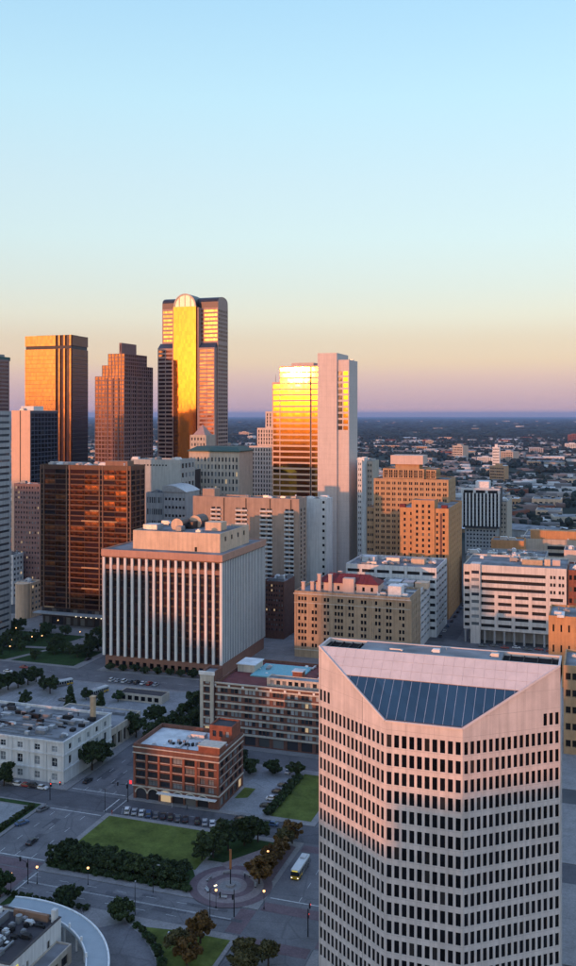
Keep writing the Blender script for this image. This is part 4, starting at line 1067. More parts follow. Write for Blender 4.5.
# ================================================================== arch-topped tower
def arch_tower():
    v0 = 820.0
    root = thing('arch_tower', 'tallest tower with rounded vault roof, glazed arch and gold central shaft', 'skyscraper', (U(158.2, v0), v0, 0))
    ul = U(158.2, v0); X = lambda p: U(p, v0) - ul
    D = V(225, U(216, v0)) - v0; D = min(max(D, 30), 60)
    z = lambda y, p=187: Zp(y, p, v0)
    zs, zv, zt = z(343), z(308), z(296.5)
    xa, xb = X(160), X(216)
    nr = 46
    def banded(x0, y0, z0, x1, y1, z1, name, win, pitch=3.9, n=1, r=True, mat='arch_granite'):
        k = max(2, round((z1 - z0 - 2) / pitch)); W = x1 - x0
        F_ = dict(cl=cols(n, W, (W - 1) / n - .7, .5), rw=rows(k, z0 + 1, z1 - 1, pitch * .55), win=win, single=False, depth=.35, smat=win)
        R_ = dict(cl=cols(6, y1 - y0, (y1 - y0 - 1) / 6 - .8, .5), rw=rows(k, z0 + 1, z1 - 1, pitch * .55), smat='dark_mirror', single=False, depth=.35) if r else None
        block(root, x0, y0, z0, x1, y1, z1, mat, roof='roof_dark', F=F_, Rt=R_, par=0, name=name, stuff_mat=win)
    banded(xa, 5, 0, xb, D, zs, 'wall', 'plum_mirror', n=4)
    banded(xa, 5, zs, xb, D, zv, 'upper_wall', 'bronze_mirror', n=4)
    # lower shoulders
    for p0, p1 in ((158.2, 173.6), (199, 214.8)):
        banded(X(p0), -1, 0, X(p1), 4.98, zs - 5, 'shoulder_wall', 'plum_mirror', n=2, mat='arch_granite')
        a, b = X(p0), X(p1); mb = MB(); zz = zs - 5
        mb.face([(a, -1, zz), (b, -1, zz), (b, 5, zz + 5), (a, 5, zz + 5)]); mb.face([(a, -1, zz), (a, 5, zz + 5), (a, 5, zz)]); mb.face([(b, -1, zz), (b, 5, zz), (b, 5, zz + 5)])
        mb.build('shoulder_roof', 'navy_panel', root)
    # shaft of gold glass ending in a glazed arch
    c0, c1 = X(174.8), X(197.2); cx = (c0 + c1) / 2; r = (c1 - c0) / 2
    zc = z(307)
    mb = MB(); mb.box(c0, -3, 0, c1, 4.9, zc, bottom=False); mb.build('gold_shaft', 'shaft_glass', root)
    mb = MB(); n = 18
    prof = [(cx - r * math.cos(math.pi * i / n), zc + r * 1.06 * math.sin(math.pi * i / n)) for i in range(n + 1)]
    for i in range(n):
        a, b = prof[i], prof[i + 1]; mb.face([(a[0], -2.6, a[1]), (a[0], D * .6, a[1]), (b[0], D * .6, b[1]), (b[0], -2.6, b[1])])
    mb.build('cross_vault', 'vault_metal', root)
    mb = MB(); mb.face([(p[0], -2.4, p[1]) for p in prof]); mb.build('arch_window', 'silver_glass', root)
    mb = MB()
    for i in range(n):
        a, b = prof[i], prof[i + 1]; f = lambda p, s: (cx + (p[0] - cx) * s, zc + (p[1] - zc) * s)
        a2, b2 = f(a, .88), f(b, .88)
        mb.face([(a2[0], -2.9, a2[1]), (b2[0], -2.9, b2[1]), (b[0], -2.9, b[1]), (a[0], -2.9, a[1])]); mb.face([(a[0], -2.9, a[1]), (b[0], -2.9, b[1]), (b[0], -2.4, b[1]), (a[0], -2.4, a[1])])
    mb.build('arch_surround', 'metal_grey', root)
    for i in range(1, 4):
        x = c0 + (c1 - c0) * i / 4; h = r * 1.06 * math.sqrt(max(0, 1 - ((x - cx) / r) ** 2)); MB().box(x - .25, -2.7, zc, x + .25, -2.42, zc + h * .9).build('arch_mullion', 'arch_granite', root)
    # long vault over the whole top, axis along x
    mb = MB(); y0, y1 = 5.0, D; yc, ry = (y0 + y1) / 2, (y1 - y0) / 2; hz = zt - zv
    pr = [(yc - ry * math.cos(math.pi * i / 16), zv + hz * math.sin(math.pi * i / 16) ** .4) for i in range(17)]
    for i in range(16):
        a, b = pr[i], pr[i + 1]; mb.face([(xa, a[0], a[1]), (xb, a[0], a[1]), (xb, b[0], b[1]), (xa, b[0], b[1])], 0)
    mb.face([(xb, p[0], p[1]) for p in pr], 1); mb.face([(xa, p[0], p[1]) for p in pr][::-1], 1)
    mb.build('vault_roof', ['vault_metal', 'arch_granite'], root)
    for x in (X(174) - .8, X(198)):
        MB().box(x, -1.5, 0, x + 1.2, 4.95, zv).build('pier', 'arch_granite', root)
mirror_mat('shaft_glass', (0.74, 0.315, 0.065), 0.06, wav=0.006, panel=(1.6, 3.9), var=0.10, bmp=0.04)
mirror_mat('arch_glass', (0.20, 0.20, 0.19), 0.12, wav=0.02, panel=(3, 4))
arch_tower()

# ================================================================== sun-glinting tower with blank service core
def glint_tower():
    v0 = 690.0
    ul = U(271.6, v0); X = lambda p, y=0.0: U(p, v0 + y) - ul
    root = thing('glint_tower', 'tower of golden ribbon windows flaring in the sun beside a blank pale core', 'skyscraper', (ul, v0, 0))
    z = lambda y, p=297: Zp(y, p, v0)
    D = 40.0; pitch = 4.42
    za, zb = z(366), z(382)
    x0, x1, x2 = X(279.6), X(311), X(319)
    def ribs(n, zt_, h=3.0): return [(zt_ - 1.2 - pitch * i - h, zt_ - 1.2 - pitch * i) for i in range(n)]
    nA = int((za - 8) / pitch); 
    rw = ribs(nA, za); W = x2 - x0
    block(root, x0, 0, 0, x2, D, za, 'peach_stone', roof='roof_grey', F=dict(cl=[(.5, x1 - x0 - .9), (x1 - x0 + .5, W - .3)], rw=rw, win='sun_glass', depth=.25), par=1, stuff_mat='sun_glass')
    MB().box(x1 - .75, -.05, 8, x1 + .3, -.004, za - 8).build('dark_strip', 'dark_frame', root)  # thin dark vertical strip on the wall face
    rwb = [r for r in rw if r[1] < zb - 1]
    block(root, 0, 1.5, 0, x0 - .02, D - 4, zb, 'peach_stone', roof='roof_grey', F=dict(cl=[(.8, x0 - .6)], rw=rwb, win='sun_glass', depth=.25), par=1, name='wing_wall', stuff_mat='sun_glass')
    # cores
    y = -4.0; xc0, xc1 = x2 + .02, X(336.8, y); zc = z(353.5, 327)
    block(root, xc0, y, 0, xc1, 30, zc, 'white_marble', roof='roof_grey', par=1, name='core_wall')
    xd0, xd1 = xc1 + .02, X(349, y + 2); zd = z(360, 343)
    D2 = min(60, max(20, V(357.5, ul + xd1) - v0 - y - 2))
    w = xd1 - xd0
    zlow = z(429, 343); rr = [r for r in [(z(371.5 + 6.05 * i + 4.0, 343), z(371.5 + 6.05 * i, 343)) for i in range(10)]]
    block(root, xd0, y + 2, 0, xd1, y + 2 + D2, zd, 'white_marble', roof='roof_grey', F=dict(cl=[(.4, w * .42), (w * .5, w - .8)], rw=rr, win=lambda c, r: 'glass_black' if c == 0 else 'sun_glass', depth=.3), par=1, name='rear_core_wall')
    MB().box(x0 + 6, 12, za - 1, x2 - 8, 30, za + 3).build('plant_room', 'blush_stone', root)
    rooftop(root, xd0 + 1, 5, xd1 - 1, D2 - 8, zd - 1, 4, 91, .8, 1.5)
    MB().tube((1.5, 5, zb - 1), (1.5, 5, zb + 7), .35, .1).build('mast', 'metal_light', root)
glint_tower()

# pale setback tower beside it
def setback_tower():
    v0 = 735.0; ul = U(249, v0); X = lambda p: U(p, v0) - ul
    root = thing('setback_tower', 'pale stone old tower with setbacks and thin mast beside the glinting tower', 'tower block', (ul, v0, 0))
    z = lambda y: Zp(y, 260, v0)
    lv = [(249, 274, 0, 0, z(446)), (256, 275, 3, z(446), z(428)), (263, 276, 6, z(428), z(411.5))]
    for p0, p1, y, z0, z1 in lv:
        x0, x1 = X(p0), X(p1); n = max(3, round((x1 - x0) / 2.6)); k = max(3, round((z1 - z0) / 3.8))
        F_ = dict(cl=cols(n, x1 - x0, 1.1, .4), rw=rows(k, z0 + 1, z1 - 1.2, 2.4), win='glass', single=False, depth=.4)
        block(root, x0, y, z0, x1, 34 - y, z1, 'white_marble', F=F_, Lf=dict(cl=cols(10, 34 - 2 * y, 1.1, .5), rw=rows(k, z0 + 1, z1 - 1.2, 2.4), win='glass', single=False), par=.8, pt=.4)
    MB().tube((X(269.5), 16, z(411.5) - 1), (X(269.5), 16, z(374)), .6, .12).build('mast', 'metal_light', root)
setback_tower()

# ================================================================== balconied slab with orange top
def balcony_slab():
    v0 = 545.0; pl, pr = 193, 299; ul = U(pl, v0); W = U(pr, v0) - ul; H = Zp(499, pr, v0)
    root = thing('balcony_slab', 'long grey-brown slab with columns of white balconies behind the finned block', 'apartment building', (ul, v0, 0))
    D = 16.0
    X = lambda p: U(p, v0) - ul
    strips = ((211.5, 220.5), (236, 247), (260.5, 272), (285, 293.5))
    cl = []
    for a, b in strips:
        m = (X(a) + X(b)) / 2; cl += [(X(a), m - .5), (m + .5, X(b))]
    n = 24; zt = Zp(507, 250, v0); rw = rows(n, 6, zt, (zt - 6) / n * .62)
    block(root, 0, 0, 0, W, D, H, 'balcony_stone', roof='roof_grey', F=dict(cl=cl, rw=rw, win='glass_dusk', depth=1.1), Rt=dict(cl=cols(2, D, 3, 1), rw=rw, win='glass_black', depth=.4, single=False), par=1)
    for i, (a, b) in enumerate(strips):
        for r in range(n):
            MB().box(X(a) - .3, -.9, rw[r][0] - .5, X(b) + .3, -.01, rw[r][0] + .55).build('balcony', 'white_concrete', root)
    MB().box(X(200), 4, H - 1, X(212), 13, H + 4.5).build('lift_house', 'balcony_stone', root)
    for p in (224, 246, 270, 291): MB().box(X(p) - .35, -.25, 6, X(p) + .35, -.012, H - .6).build('joint_strip', 'dark_frame', root)
    rooftop(root, 20, 3, W - 4, D - 3, H - 1, 8, 95, .8, 1.4)
wall_mat('balcony_stone', (0.34, 0.25, 0.20), var=0.1, streak=0.15)
balcony_slab()
# grey-white blank annex right of it
r_, W_, D_, H_, u_ = midrise('blank_annex', 'blank blue-white annex with one column of small square windows', 300.5, 326.5, 330, 575, 499, 'white_concrete', None, None, cat='building', dmin=14, clutter=4)
pm = pane_mesh(1.5, 1.7, 'glass_black')
for i in range(14): link('window', pm, r_, (W_ - 2.0, -.05, 14 + i * 4.6))

# green-roofed old block, white block, curved roof
r_, W_, D_, H_, u_ = midrise('green_roof_block', 'beige old office block with green copper roof edge', 189, 239, 241, 660, 451, 'beige_concrete', (14, 17), None, win='glass_dusk', single=lambda c, r: r > 9, ww=.45, wh=.6, top=4, cat='office building', dmin=30, clutter=5)
mb = MB(); mb.face([(-1, -1.2, H_), (W_ + 1, -1.2, H_), (W_ - 4, 6, H_ + 3), (4, 6, H_ + 3)]); mb.face([(W_ + 1, -1.2, H_), (W_ + 1, D_, H_), (W_ - 4, D_ - 6, H_ + 3), (W_ - 4, 6, H_ + 3)]); mb.face([(-1, D_, H_), (-1, -1.2, H_), (4, 6, H_ + 3), (4, D_ - 6, H_ + 3)]); mb.face([(4, 6, H_ + 3), (W_ - 4, 6, H_ + 3), (W_ - 4, D_ - 6, H_ + 3), (4, D_ - 6, H_ + 3)])
mb.face([(-1, -1.2, H_ - .8), (W_ + 1, -1.2, H_ - .8), (W_ + 1, -1.2, H_), (-1, -1.2, H_)]); mb.face([(W_ + 1, -1.2, H_ - .8), (W_ + 1, D_, H_ - .8), (W_ + 1, D_, H_), (W_ + 1, -1.2, H_)])
mb.build('copper_roof', 'copper_green', r_)
r_, W_, D_, H_, u_ = midrise('turret_tower', 'small pale turret tower rising behind the green-roofed block', 190, 206, 208, 735, 435, 'beige_concrete', (5, 22), None, win='glass_dusk', ww=.45, wh=.5, cat='tower block', dmin=20, clutter=2)
mb = MB(); mb.face([(2, 2, H_), (W_ - 2, 2, H_), (W_ / 2, 10, H_ + 9)]); mb.face([(W_ - 2, 2, H_), (W_ - 2, 18, H_), (W_ / 2, 10, H_ + 9)]); mb.face([(W_ - 2, 18, H_), (2, 18, H_), (W_ / 2, 10, H_ + 9)]); mb.face([(2, 18, H_), (2, 2, H_), (W_ / 2, 10, H_ + 9)]); mb.build('spire_roof', 'arch_granite', r_)
MB().tube((W_ / 2, 10, H_ + 8), (W_ / 2, 10, H_ + 13), .3, .15).build('beacon_mast', 'red_tile', r_)
wall_mat('shaded_white', (0.36, 0.37, 0.36), var=0.08, streak=0.2)  # white walls greyed: the block's shade is put into this colour
r_, W_, D_, H_, u_ = midrise('white_block', 'plain white block with a row of tiny windows under its roof line', 131, 181, 189, 600, 460, 'shaded_white', None, (4, 14), win='glass_dusk', cat='building', dmin=24, clutter=6)
pm = pane_mesh(1.1, 1.0, 'glass_black')
for i in range(8): link('window', pm, r_, (W_ * .28 + i * 2.4, -.05, H_ - 4))
midrise('grey_window_block', 'small grey block with window grid below the white block', 146, 163, 166, 575, 493, 'grey_concrete', (7, 9), None, win='glass_dusk', ww=.6, wh=.5, cat='building', dmin=10, clutter=3)
def curved_roof():
    v0 = 570.0; ul = U(163.5, v0); W = U(186, v0) - ul; H = Zp(492, 175, v0)
    root = thing('curved_roof_building', 'grey building with a slanting curved metal roof behind the finned block', 'building', (ul, v0, 0))
    block(root, 0, 0, 0, W, 22, H, 'grey_concrete', F=dict(cl=cols(6, W, 1.5, .5), rw=rows(10, 20, H - 2, 1.8), win='glass_dusk', single=False), par=0)
    mb = MB(); n = 8
    pr = [(-.5 + (W + 1) * i / n, H + 4.5 * math.cos((i / n - .25) * math.pi * .66) ) for i in range(n + 1)]
    for i in range(n):
        a, b = pr[i], pr[i + 1]; mb.face([(a[0], -.6, a[1]), (b[0], -.6, b[1]), (b[0], 22.6, b[1]), (a[0], 22.6, a[1])]); mb.face([(a[0], -.6, H), (b[0], -.6, H), (b[0], -.6, b[1]), (a[0], -.6, a[1])])
    for p, fl in ((pr[0], 1), (pr[-1], 0)): mb.face([(p[0], -.6, H), (p[0], 22.6, H), (p[0], 22.6, p[1]), (p[0], -.6, p[1])])
    mb.build('curved_roof', 'metal_light', root)
curved_roof()
midrise('dark_tower_base', 'dark narrow block standing between white block and green-roofed block', 186.5, 192, 196, 640, 470, 'dark_frame', None, None, cat='building', clutter=2, dmin=16)
midrise('brown_low_tower', 'brown mid-rise with plain flank right of the finned block', 262, 284, 286, 510, 582, 'dark_brick', (8, 10), None, win='glass_dusk', single=False, ww=.5, wh=.45, cat='building', dmin=20)

# ================================================================== orange brick pair on the right
def orange_pair():
    v0 = 640.0; ul = U(367, v0); X = lambda p, y=0: U(p, v0 + y) - ul
    root = thing('brick_tower', 'wide orange brick tower with stepped shoulders and a blank penthouse block', 'tower block', (ul, v0, 0))
    z = lambda y: Zp(y, 410, v0)
    def lev(p0, p1, y, d, z0, z1, nx, nz, rt=True, name='wall'):
        x0, x1 = X(p0, y), X(p1, y)
        # windows in pairs
        cl = []; pit = (x1 - x0 - 1) / nx
        for i in range(nx):
            a = .5 + pit * (i + .5); cl += [(a - 1.15, a - .2), (a + .2, a + 1.15)]
        rw = rows(nz, z0 + .8, z1 - 1.2, 1.9)
        block(root, x0, y, z0, x1, y + d, z1, 'tan_brick', F=dict(cl=cl, rw=rw, win='glass', depth=.35, single=lambda c, r: (c // 2 + r) >= 0 and len(cl) * nz <= 300), Rt=dict(cl=cols(5, d, 1.2, 1), rw=rw, win='glass', depth=.35, single=False) if rt else None, par=.8, pt=.4, name=name)
    zb, zs1, zs2, zs3 = 0, z(509), z(479), z(469)
    lev(367, 373.6, 4, 30, 0, zs1, 2, 12, False, 'wing_wall')
    lev(373.8, 448.4, 0, 34, 0, zs2, 13, 22)
    lev(382.7, 424, 3, 28, zs2, zs3, 8, 3, True, 'upper_wall')
    lev(425, 436, 6, 20, zs2, zs3 - .6, 2, 3, True, 'upper_wall')
    x0, x1 = X(390.6, 8), X(423, 8)
    MB().box(x0 + 3, 10, zs3 - 1, x1 - 3, 24, z(465)).build('penthouse_neck', 'tan_brick', root)
    MB().box(x0, 8, z(465), x1, 26, z(456)).build('penthouse_block', 'blush_stone', root)
    v1 = 592.0; ul2 = U(400, v1); Y = lambda p: U(p, v1) - ul2
    root = thing('stepped_brick_tower', 'narrower bright orange brick tower with notched top in front of the wide one', 'tower block', (ul2, v1, 0))
    zz = lambda y: Zp(y, 425, v1)
    W = Y(448.6); D = V(463, ul2 + W) - v1; D = min(D, 60)
    cl = []; nx = 7; pit = (W - 2) / nx
    for i in range(nx): a = 1 + pit * (i + .5); cl += [(a - .7, a + .7)]
    rw = rows(17, 4, zz(511), 1.9)
    block(root, 0, 0, 0, W, D, zz(508), 'orange_brick', F=dict(cl=cl, rw=rw, win='glass', depth=.35), Rt=dict(cl=cols(8, D, 1.4, 1.5), rw=rw, win='glass', depth=.35, single=False), par=.8)
    x0, x1 = Y(412), Y(434.8)
    block(root, x0, -1.2, 8, x1, 12, zz(500), 'orange_brick', F=dict(cl=cols(3, x1 - x0, 1.4, 1.5), rw=rows(17, 12, zz(503), 1.9), win='glass', depth=.35), par=.6, pt=.4, name='bay_wall')
    for p in (402, 444): MB().box(Y(p) - 1.8, 1, zz(508) - .8, Y(p) + 1.8, 5, zz(505)).build('roof_pavilion', 'red_tile', root)
    MB().box(Y(441) - .7, -.12, 14, Y(441) + .7, -.004, zz(513)).build('shaft_slot', 'dark_brick', root)
    rooftop(root, 3, 8, W - 3, D - 4, zz(508) - .8, 8, 99, .8, 1.4)
orange_pair()
midrise('thin_white_block', 'thin pale block with small windows right of the blank core', 357.5, 362, 364, 690, 460, 'white_concrete', (2, 22), None, win='glass', ww=.5, wh=.45, cat='building', dmin=18, clutter=2)
midrise('thin_brown_block', 'thin brown-grey block left of the wide orange brick tower', 362.3, 372.5, 374, 705, 461, 'beige_concrete', (4, 20), None, win='glass', ww=.5, wh=.45, cat='building', dmin=22, clutter=3)

# ================================================================== white fin block on the right and its neighbours
def white_fin_block():
    v0 = 880.0; ul = U(462.5, v0); W = U(499, v0) - ul; D = 34.0; z = lambda y: Zp(y, 480, v0); H = z(488.5)
    root = thing('white_fin_block', 'white office block with vertical fins above a recessed grey base', 'office building', (ul, v0, 0))
    block(root, 2, 2, 0, W - 2, D - 2, z(528), 'grey_concrete', F=dict(cl=cols(9, W - 4, 1.6, 1), rw=rows(6, 2, z(528) - 1, 1.6), win='glass_dusk', single=False), par=0, name='base_wall', deck='base_slab')
    n = 10; p = W / n
    block(root, 0, 0, z(528) + .01, W, D, H, 'glass_frame_dark', F=dict(cl=cols(n, W, p - 1.5), rw=rows(9, z(527), z(494), 2.9), win='glass_black'), par=1)
    f = MB().box(-.75, -1.2, z(526), .75, -.01, z(493)).mesh('fin', 'white_paint')
    for i in range(n + 1): link('fin', f, root, (i * p, 0, 0))
    mb = MB(); mb.box(-1, -1.4, z(490.2), W + 1, -.012, H + .3); mb.build('fascia', 'white_paint', root)
    for i in range(3): MB().box(1.5 + i * W / 3, -1.0, z(493), W / 3 - 1.5 + i * W / 3, -.012, z(490.4)).build('louvre', 'dark_metal_void', root)
    for i in range(4): x = i * W / 3; MB().box(x - 1.2, -1.3, z(493), x + 1.2, -.013, z(490.3)).build('fascia_pier', 'white_paint', root)
    MB().box(W * .33, 8, H - 1, W * .7, 24, H + 6).build('plant_room', 'white_paint', root)
    rooftop(root, 3, 3, W - 3, D - 3, H - 1, 5, 103, 1, 2)
plain('glass_frame_dark', (0.05, 0.055, 0.065), 0.5)
white_fin_block()
midrise('tan_flank_tower', 'plain tan tower standing against the white fin block', 500, 507, 512, 905, 502, 'beige_concrete', (2, 10), None, win='glass', ww=.4, wh=.4, cat='tower block', dmin=25, clutter=3)

# garages and low blocks on the right
def ribbon_garage():
    v0 = 538.0; ul = U(463.5, v0); W = U(566.5, v0) - ul; D = 42.0; X = lambda p: U(p, v0) - ul
    H = Zp(566.5, 515, v0); z = lambda y: Zp(y, 515, v0)
    root = thing('parking_garage', 'white parking garage with dark ribbon openings and a stair tower', 'parking garage', (ul, v0, 0))
    xs0, xs1 = X(471), X(480.5)
    zt = [z(575.5 + 7.4 * i) for i in range(8)]
    mb = MB()
    top_rw = [(zt[i] - 1.0, zt[i] + .9) for i in (2, 1, 0)]; low_rw = [(zt[i] - 1.0, zt[i] + .9) for i in (7, 6, 5, 4, 3)]
    zmid = (zt[2] + zt[3]) / 2
    bays = [(481, 494.5), (498, 511.5), (515, 528.5), (532, 546), (550, 563)]
    zl = z(632)
    facade(mb, root, (0, 0), (1, 0), W, zl, zmid, [(X(464.5), X(469.5))] + [(X(a), X(b)) for a, b in bays], low_rw, depth=1.0, win='dark_metal_void', wname='garage_opening')  # near-black panes stand in for the shaded parking floors
    sq = [(550, 552.3), (553.4, 555.6), (558.6, 560.9), (562, 564.2)]
    facade(mb, root, (0, 0), (1, 0), W, zmid, H, [(X(464.5), X(469.5)), (X(481), X(545.5))] + [(X(a), X(b)) for a, b in sq], top_rw, depth=1.0, win='dark_metal_void', wname='garage_opening')
    facade(mb, root, (W, 0), (0, 1), D, zl, H, cols(5, D, 6.5, .5), low_rw + top_rw, depth=1.0, win='dark_metal_void', wname='garage_opening', single=False, stuff=(st := MB()))
    mb.face([(W, D, zl), (0, D, zl), (0, D, H), (W, D, H)]); mb.face([(0, D, zl), (0, 0, zl), (0, 0, H), (0, D, H)])
    mb.face([(0, 0, zl), (0, D, zl), (W, D, zl), (W, 0, zl)])
    mb.face([(0, 0, H), (W, 0, H), (W, .5, H), (0, .5, H)]); mb.face([(0, .5, H), (W, .5, H), (W, .5, H - 1.1), (0, .5, H - 1.1)])
    mb.build('wall', 'blush_white', root); st.build('garage_openings', 'dark_metal_void', root, kind='stuff')
    dk = MB(); dk.face([(0, .5, H - 1.1), (W, .5, H - 1.1), (W, D, H - 1.1), (0, D, H - 1.1)]); dk.build('parking_deck', 'roof_grey', root)
    # open ground storey on columns
    cm = MB().box(-.5, 0, 0, .5, 1, zl).mesh('column', 'grey_concrete')
    for i in range(11): link('column', cm, root, (1 + i * (W - 2) / 10, .5, 0))
    MB().box(2, 8, 0, W - 2, D - 2, zl).build('ground_floor_wall', 'grey_concrete', root)
    # stair tower
    t = MB(); facade(t, root, (xs0, -2.2), (1, 0), xs1 - xs0, 0, H + .8, [(.6, xs1 - xs0 - .6)], [(a + 1.2, b + 1.1) for a, b in low_rw + top_rw], depth=.5, win='glass_dusk')
    t.face([(xs1, -2.2, 0), (xs1, -.01, 0), (xs1, -.01, H + .8), (xs1, -2.2, H + .8)]); t.face([(xs0, -.01, 0), (xs0, -2.2, 0), (xs0, -2.2, H + .8), (xs0, -.01, H + .8)]); t.face([(xs0, -2.2, H + .8), (xs1, -2.2, H + .8), (xs1, 5, H + .8), (xs0, 5, H + .8)])
    t.build('stair_tower_wall', 'blush_white', root)
    MB().box(X(520), 14, H - 1.1, X(541), 17, H + 2).build('deck_shed', 'tan_stack', root)
    MB().box(X(543), 14, H - 1.1, X(549), 18, H + 2.6).build('deck_shed', 'cream_stone', root); MB().box(X(551), 16, H - 1.1, X(559), 20, H + 2.2).build('deck_shed', 'blush_stone', root)
    rooftop(root, 3, 22, W - 4, D - 3, H - 1.1, 16, 111, .8, 1.5)
wall_mat('blush_white', (0.56, 0.52, 0.49), var=0.08, streak=0.18)
ribbon_garage()
r_, W_, D_, H_, u_ = midrise('brown_brick_block', 'reddish brown block standing right of the white parking garage', 567.5, 592, None, 541, 571, 'red_brick', (5, 6), None, win='glass', single=True, ww=.6, wh=.4, cat='building', dmin=30, clutter=4)
midrise('peach_block', 'plain peach stone block rising behind the white parking garage', 564, 590, None, 590, 551, 'blush_stone', None, None, cat='building', dmin=20, clutter=3)
midrise('orange_side_block', 'low orange brick building at the frame edge before the parking garage', 548.5, 590, None, 462, 618, 'orange_brick', (5, 3), None, win='glass_black', single=True, ww=.22, wh=.35, cat='building', dmin=28, clutter=5)
midrise('small_garage', 'small orange-lit garage with dark openings at the frame edge', 563.5, 600, None, 372, 668, 'tan_brick', (5, 5), None, win='dark_metal_void', single=True, ww=.74, wh=.42, zbase=1, cat='parking garage', dmin=26, clutter=3, depth=1.0)
r_, W_, D_, H_, u_ = midrise('brown_deck_garage', 'long brown parking garage with rooftop cars and dark slots', 522, 590, None, 735, 541, 'beige_concrete', None, None, cat='parking garage', dmin=60, clutter=26)
for i in range(3): MB().box(W_ * .38, -.25, H_ - 7.5 - i * 5, W_, -.004, H_ - 5 - i * 5).build('garage_slot', 'dark_metal_void', r_)  # dark strips on the wall face stand in for shaded slots
MB().box(W_ * .12, 4, H_ - 1, W_ * .8, 12, H_ + 6).build('penthouse_block', 'orange_brick', r_)
midrise('orange_low_block', 'long low orange block below the white fin block', 491, 524, None, 700, 541, 'orange_brick', None, None, cat='building', dmin=20, clutter=4)
midrise('rooftop_plant_block', 'low grey block crowded with rooftop plant behind the parking garage', 466, 545, None, 640, 559, 'grey_concrete', (12, 3), None, win='glass', cat='building', dmin=40, clutter=40)

# ================================================================== stone hotel with red tiled penthouse
def hotel():
    v0 = 476.0; pl, pc = 294.5, 410.0; ul = U(pl, v0); W = U(pc, v0) - ul; D = 30.0; H = Zp(594, 352, v0)
    root = thing('stone_hotel', 'old tan stone hotel with paired windows and a red tiled penthouse', 'hotel', (ul, v0, 0))
    X = lambda p, y=0: U(p, v0 + y) - ul
    n = 9; pit = (W - 2) / n; cl = []
    for i in range(n):
        a = 1 + pit * (i + .5); k = (1.25, 2) if i % 3 else (1.05, 3)
        for j in range(k[1]): x = a + (j - (k[1] - 1) / 2) * 1.75; cl.append((x - .6, x + .6))
    rw = rows(8, 5, H - 2.2, 2.0)
    skip = lambda c, r: (c * 13 + r * 7 + c * r) % 9 == 0 
    block(root, 0, 0, 0, W, D, H, 'hotel_stone', F=dict(cl=cl, rw=rw, win='glass_black', depth=.4, skip=skip), Rt=dict(cl=cols(6, D, 1.3, 1), rw=rw, win='glass_black', depth=.35, single=False), Lf=dict(cl=cols(6, D, 1.3, 1), rw=rw, win='glass_black', depth=.35, single=False), par=1.2)
    MB().box(-.5, -.6, H - 1.7, W + .5, -.004, H - 1.1).build('cornice', 'limestone_trim', root)
    MB().box(-.2, -.25, 4.0, W + .2, -.004, 4.5).build('string_course', 'limestone_trim', root)
    MB().box(-.2, -.25, H - 6.4, W + .2, -.004, H - 6.0).build('string_course', 'limestone_trim', root)
    for p in (294.5, 320, 346, 372, 397, 409.4): MB().box(X(p), -.22, 4.6, X(p) + 1.1, -.006, H - 1.8).build('pilaster', 'hotel_stone', root)
    # penthouse with hipped red roof
    z = H - 1.2; x0, x1, y0, y1 = X(316, 8), X(378, 8), 8.0, 21.0
    block(root, x0, y0, z, x1, y1, z + 5.2, 'blush_stone', F=dict(cl=cols(7, x1 - x0, 1.4, 1), rw=[(z + 1.4, z + 3.6)], win='glass_black'), par=0, name='penthouse_wall', deck='penthouse_ceiling')
    mb = MB(); zz = z + 5.2; e = .8; yc = (y0 + y1) / 2; zr = zz + 4.2
    a = [(x0 - e, y0 - e, zz), (x1 + e, y0 - e, zz), (x1 + e, y1 + e, zz), (x0 - e, y1 + e, zz), (x0 + 6, yc, zr), (x1 - 6, yc, zr)]
    for f in ((0, 1, 5, 4), (1, 2, 5), (2, 3, 4, 5), (3, 0, 4), (3, 2, 1, 0)): mb.face([a[i] for i in f])
    tiled = mb.build('tiled_roof', 'red_tile', root)
    tm = MB().tube((0, 0, 0), (0, (yc - y0 + e), 4.2), .14, .14, 4).mesh('roof_rib', 'red_tile')
    for i in range(10): link('roof_rib', tm, tiled, (x0 + 6 + i * (x1 - x0 - 12) / 9, y0 - e, zz + .05))
    MB().box(X(343, 6), 5.5, z, X(354, 6), 9.5, z + 8.2).build('dormer', 'blush_stone', root)
    for p, y, h in ((303, 4, 5.0), (312, 6, 5), (319, 5, 9.5), (330, 6, 9.5), (340, 20, 9)):
        xx = X(p, y); ch = MB().box(xx - .9, y, z, xx + .9, y + 1.8, z + h).build('chimney', 'blush_stone', root); MB().box(xx - 1.1, y - .2, z + h, xx + 1.1, y + 2, z + h + .5).build('chimney_cap', 'blush_stone', ch)
    MB().box(X(388, 6), 6, z, X(401, 6), 14, z + 5.5).build('plant_screen', 'white_paint', root)
    MB().box(X(381, 18), 16, z, X(404, 18), 26, z + 1.8).build('plant_room', 'metal_grey', root)
    rooftop(root, W * .7, 4, W - 3, 24, z, 14, 121, .6, 1.2)
hotel()
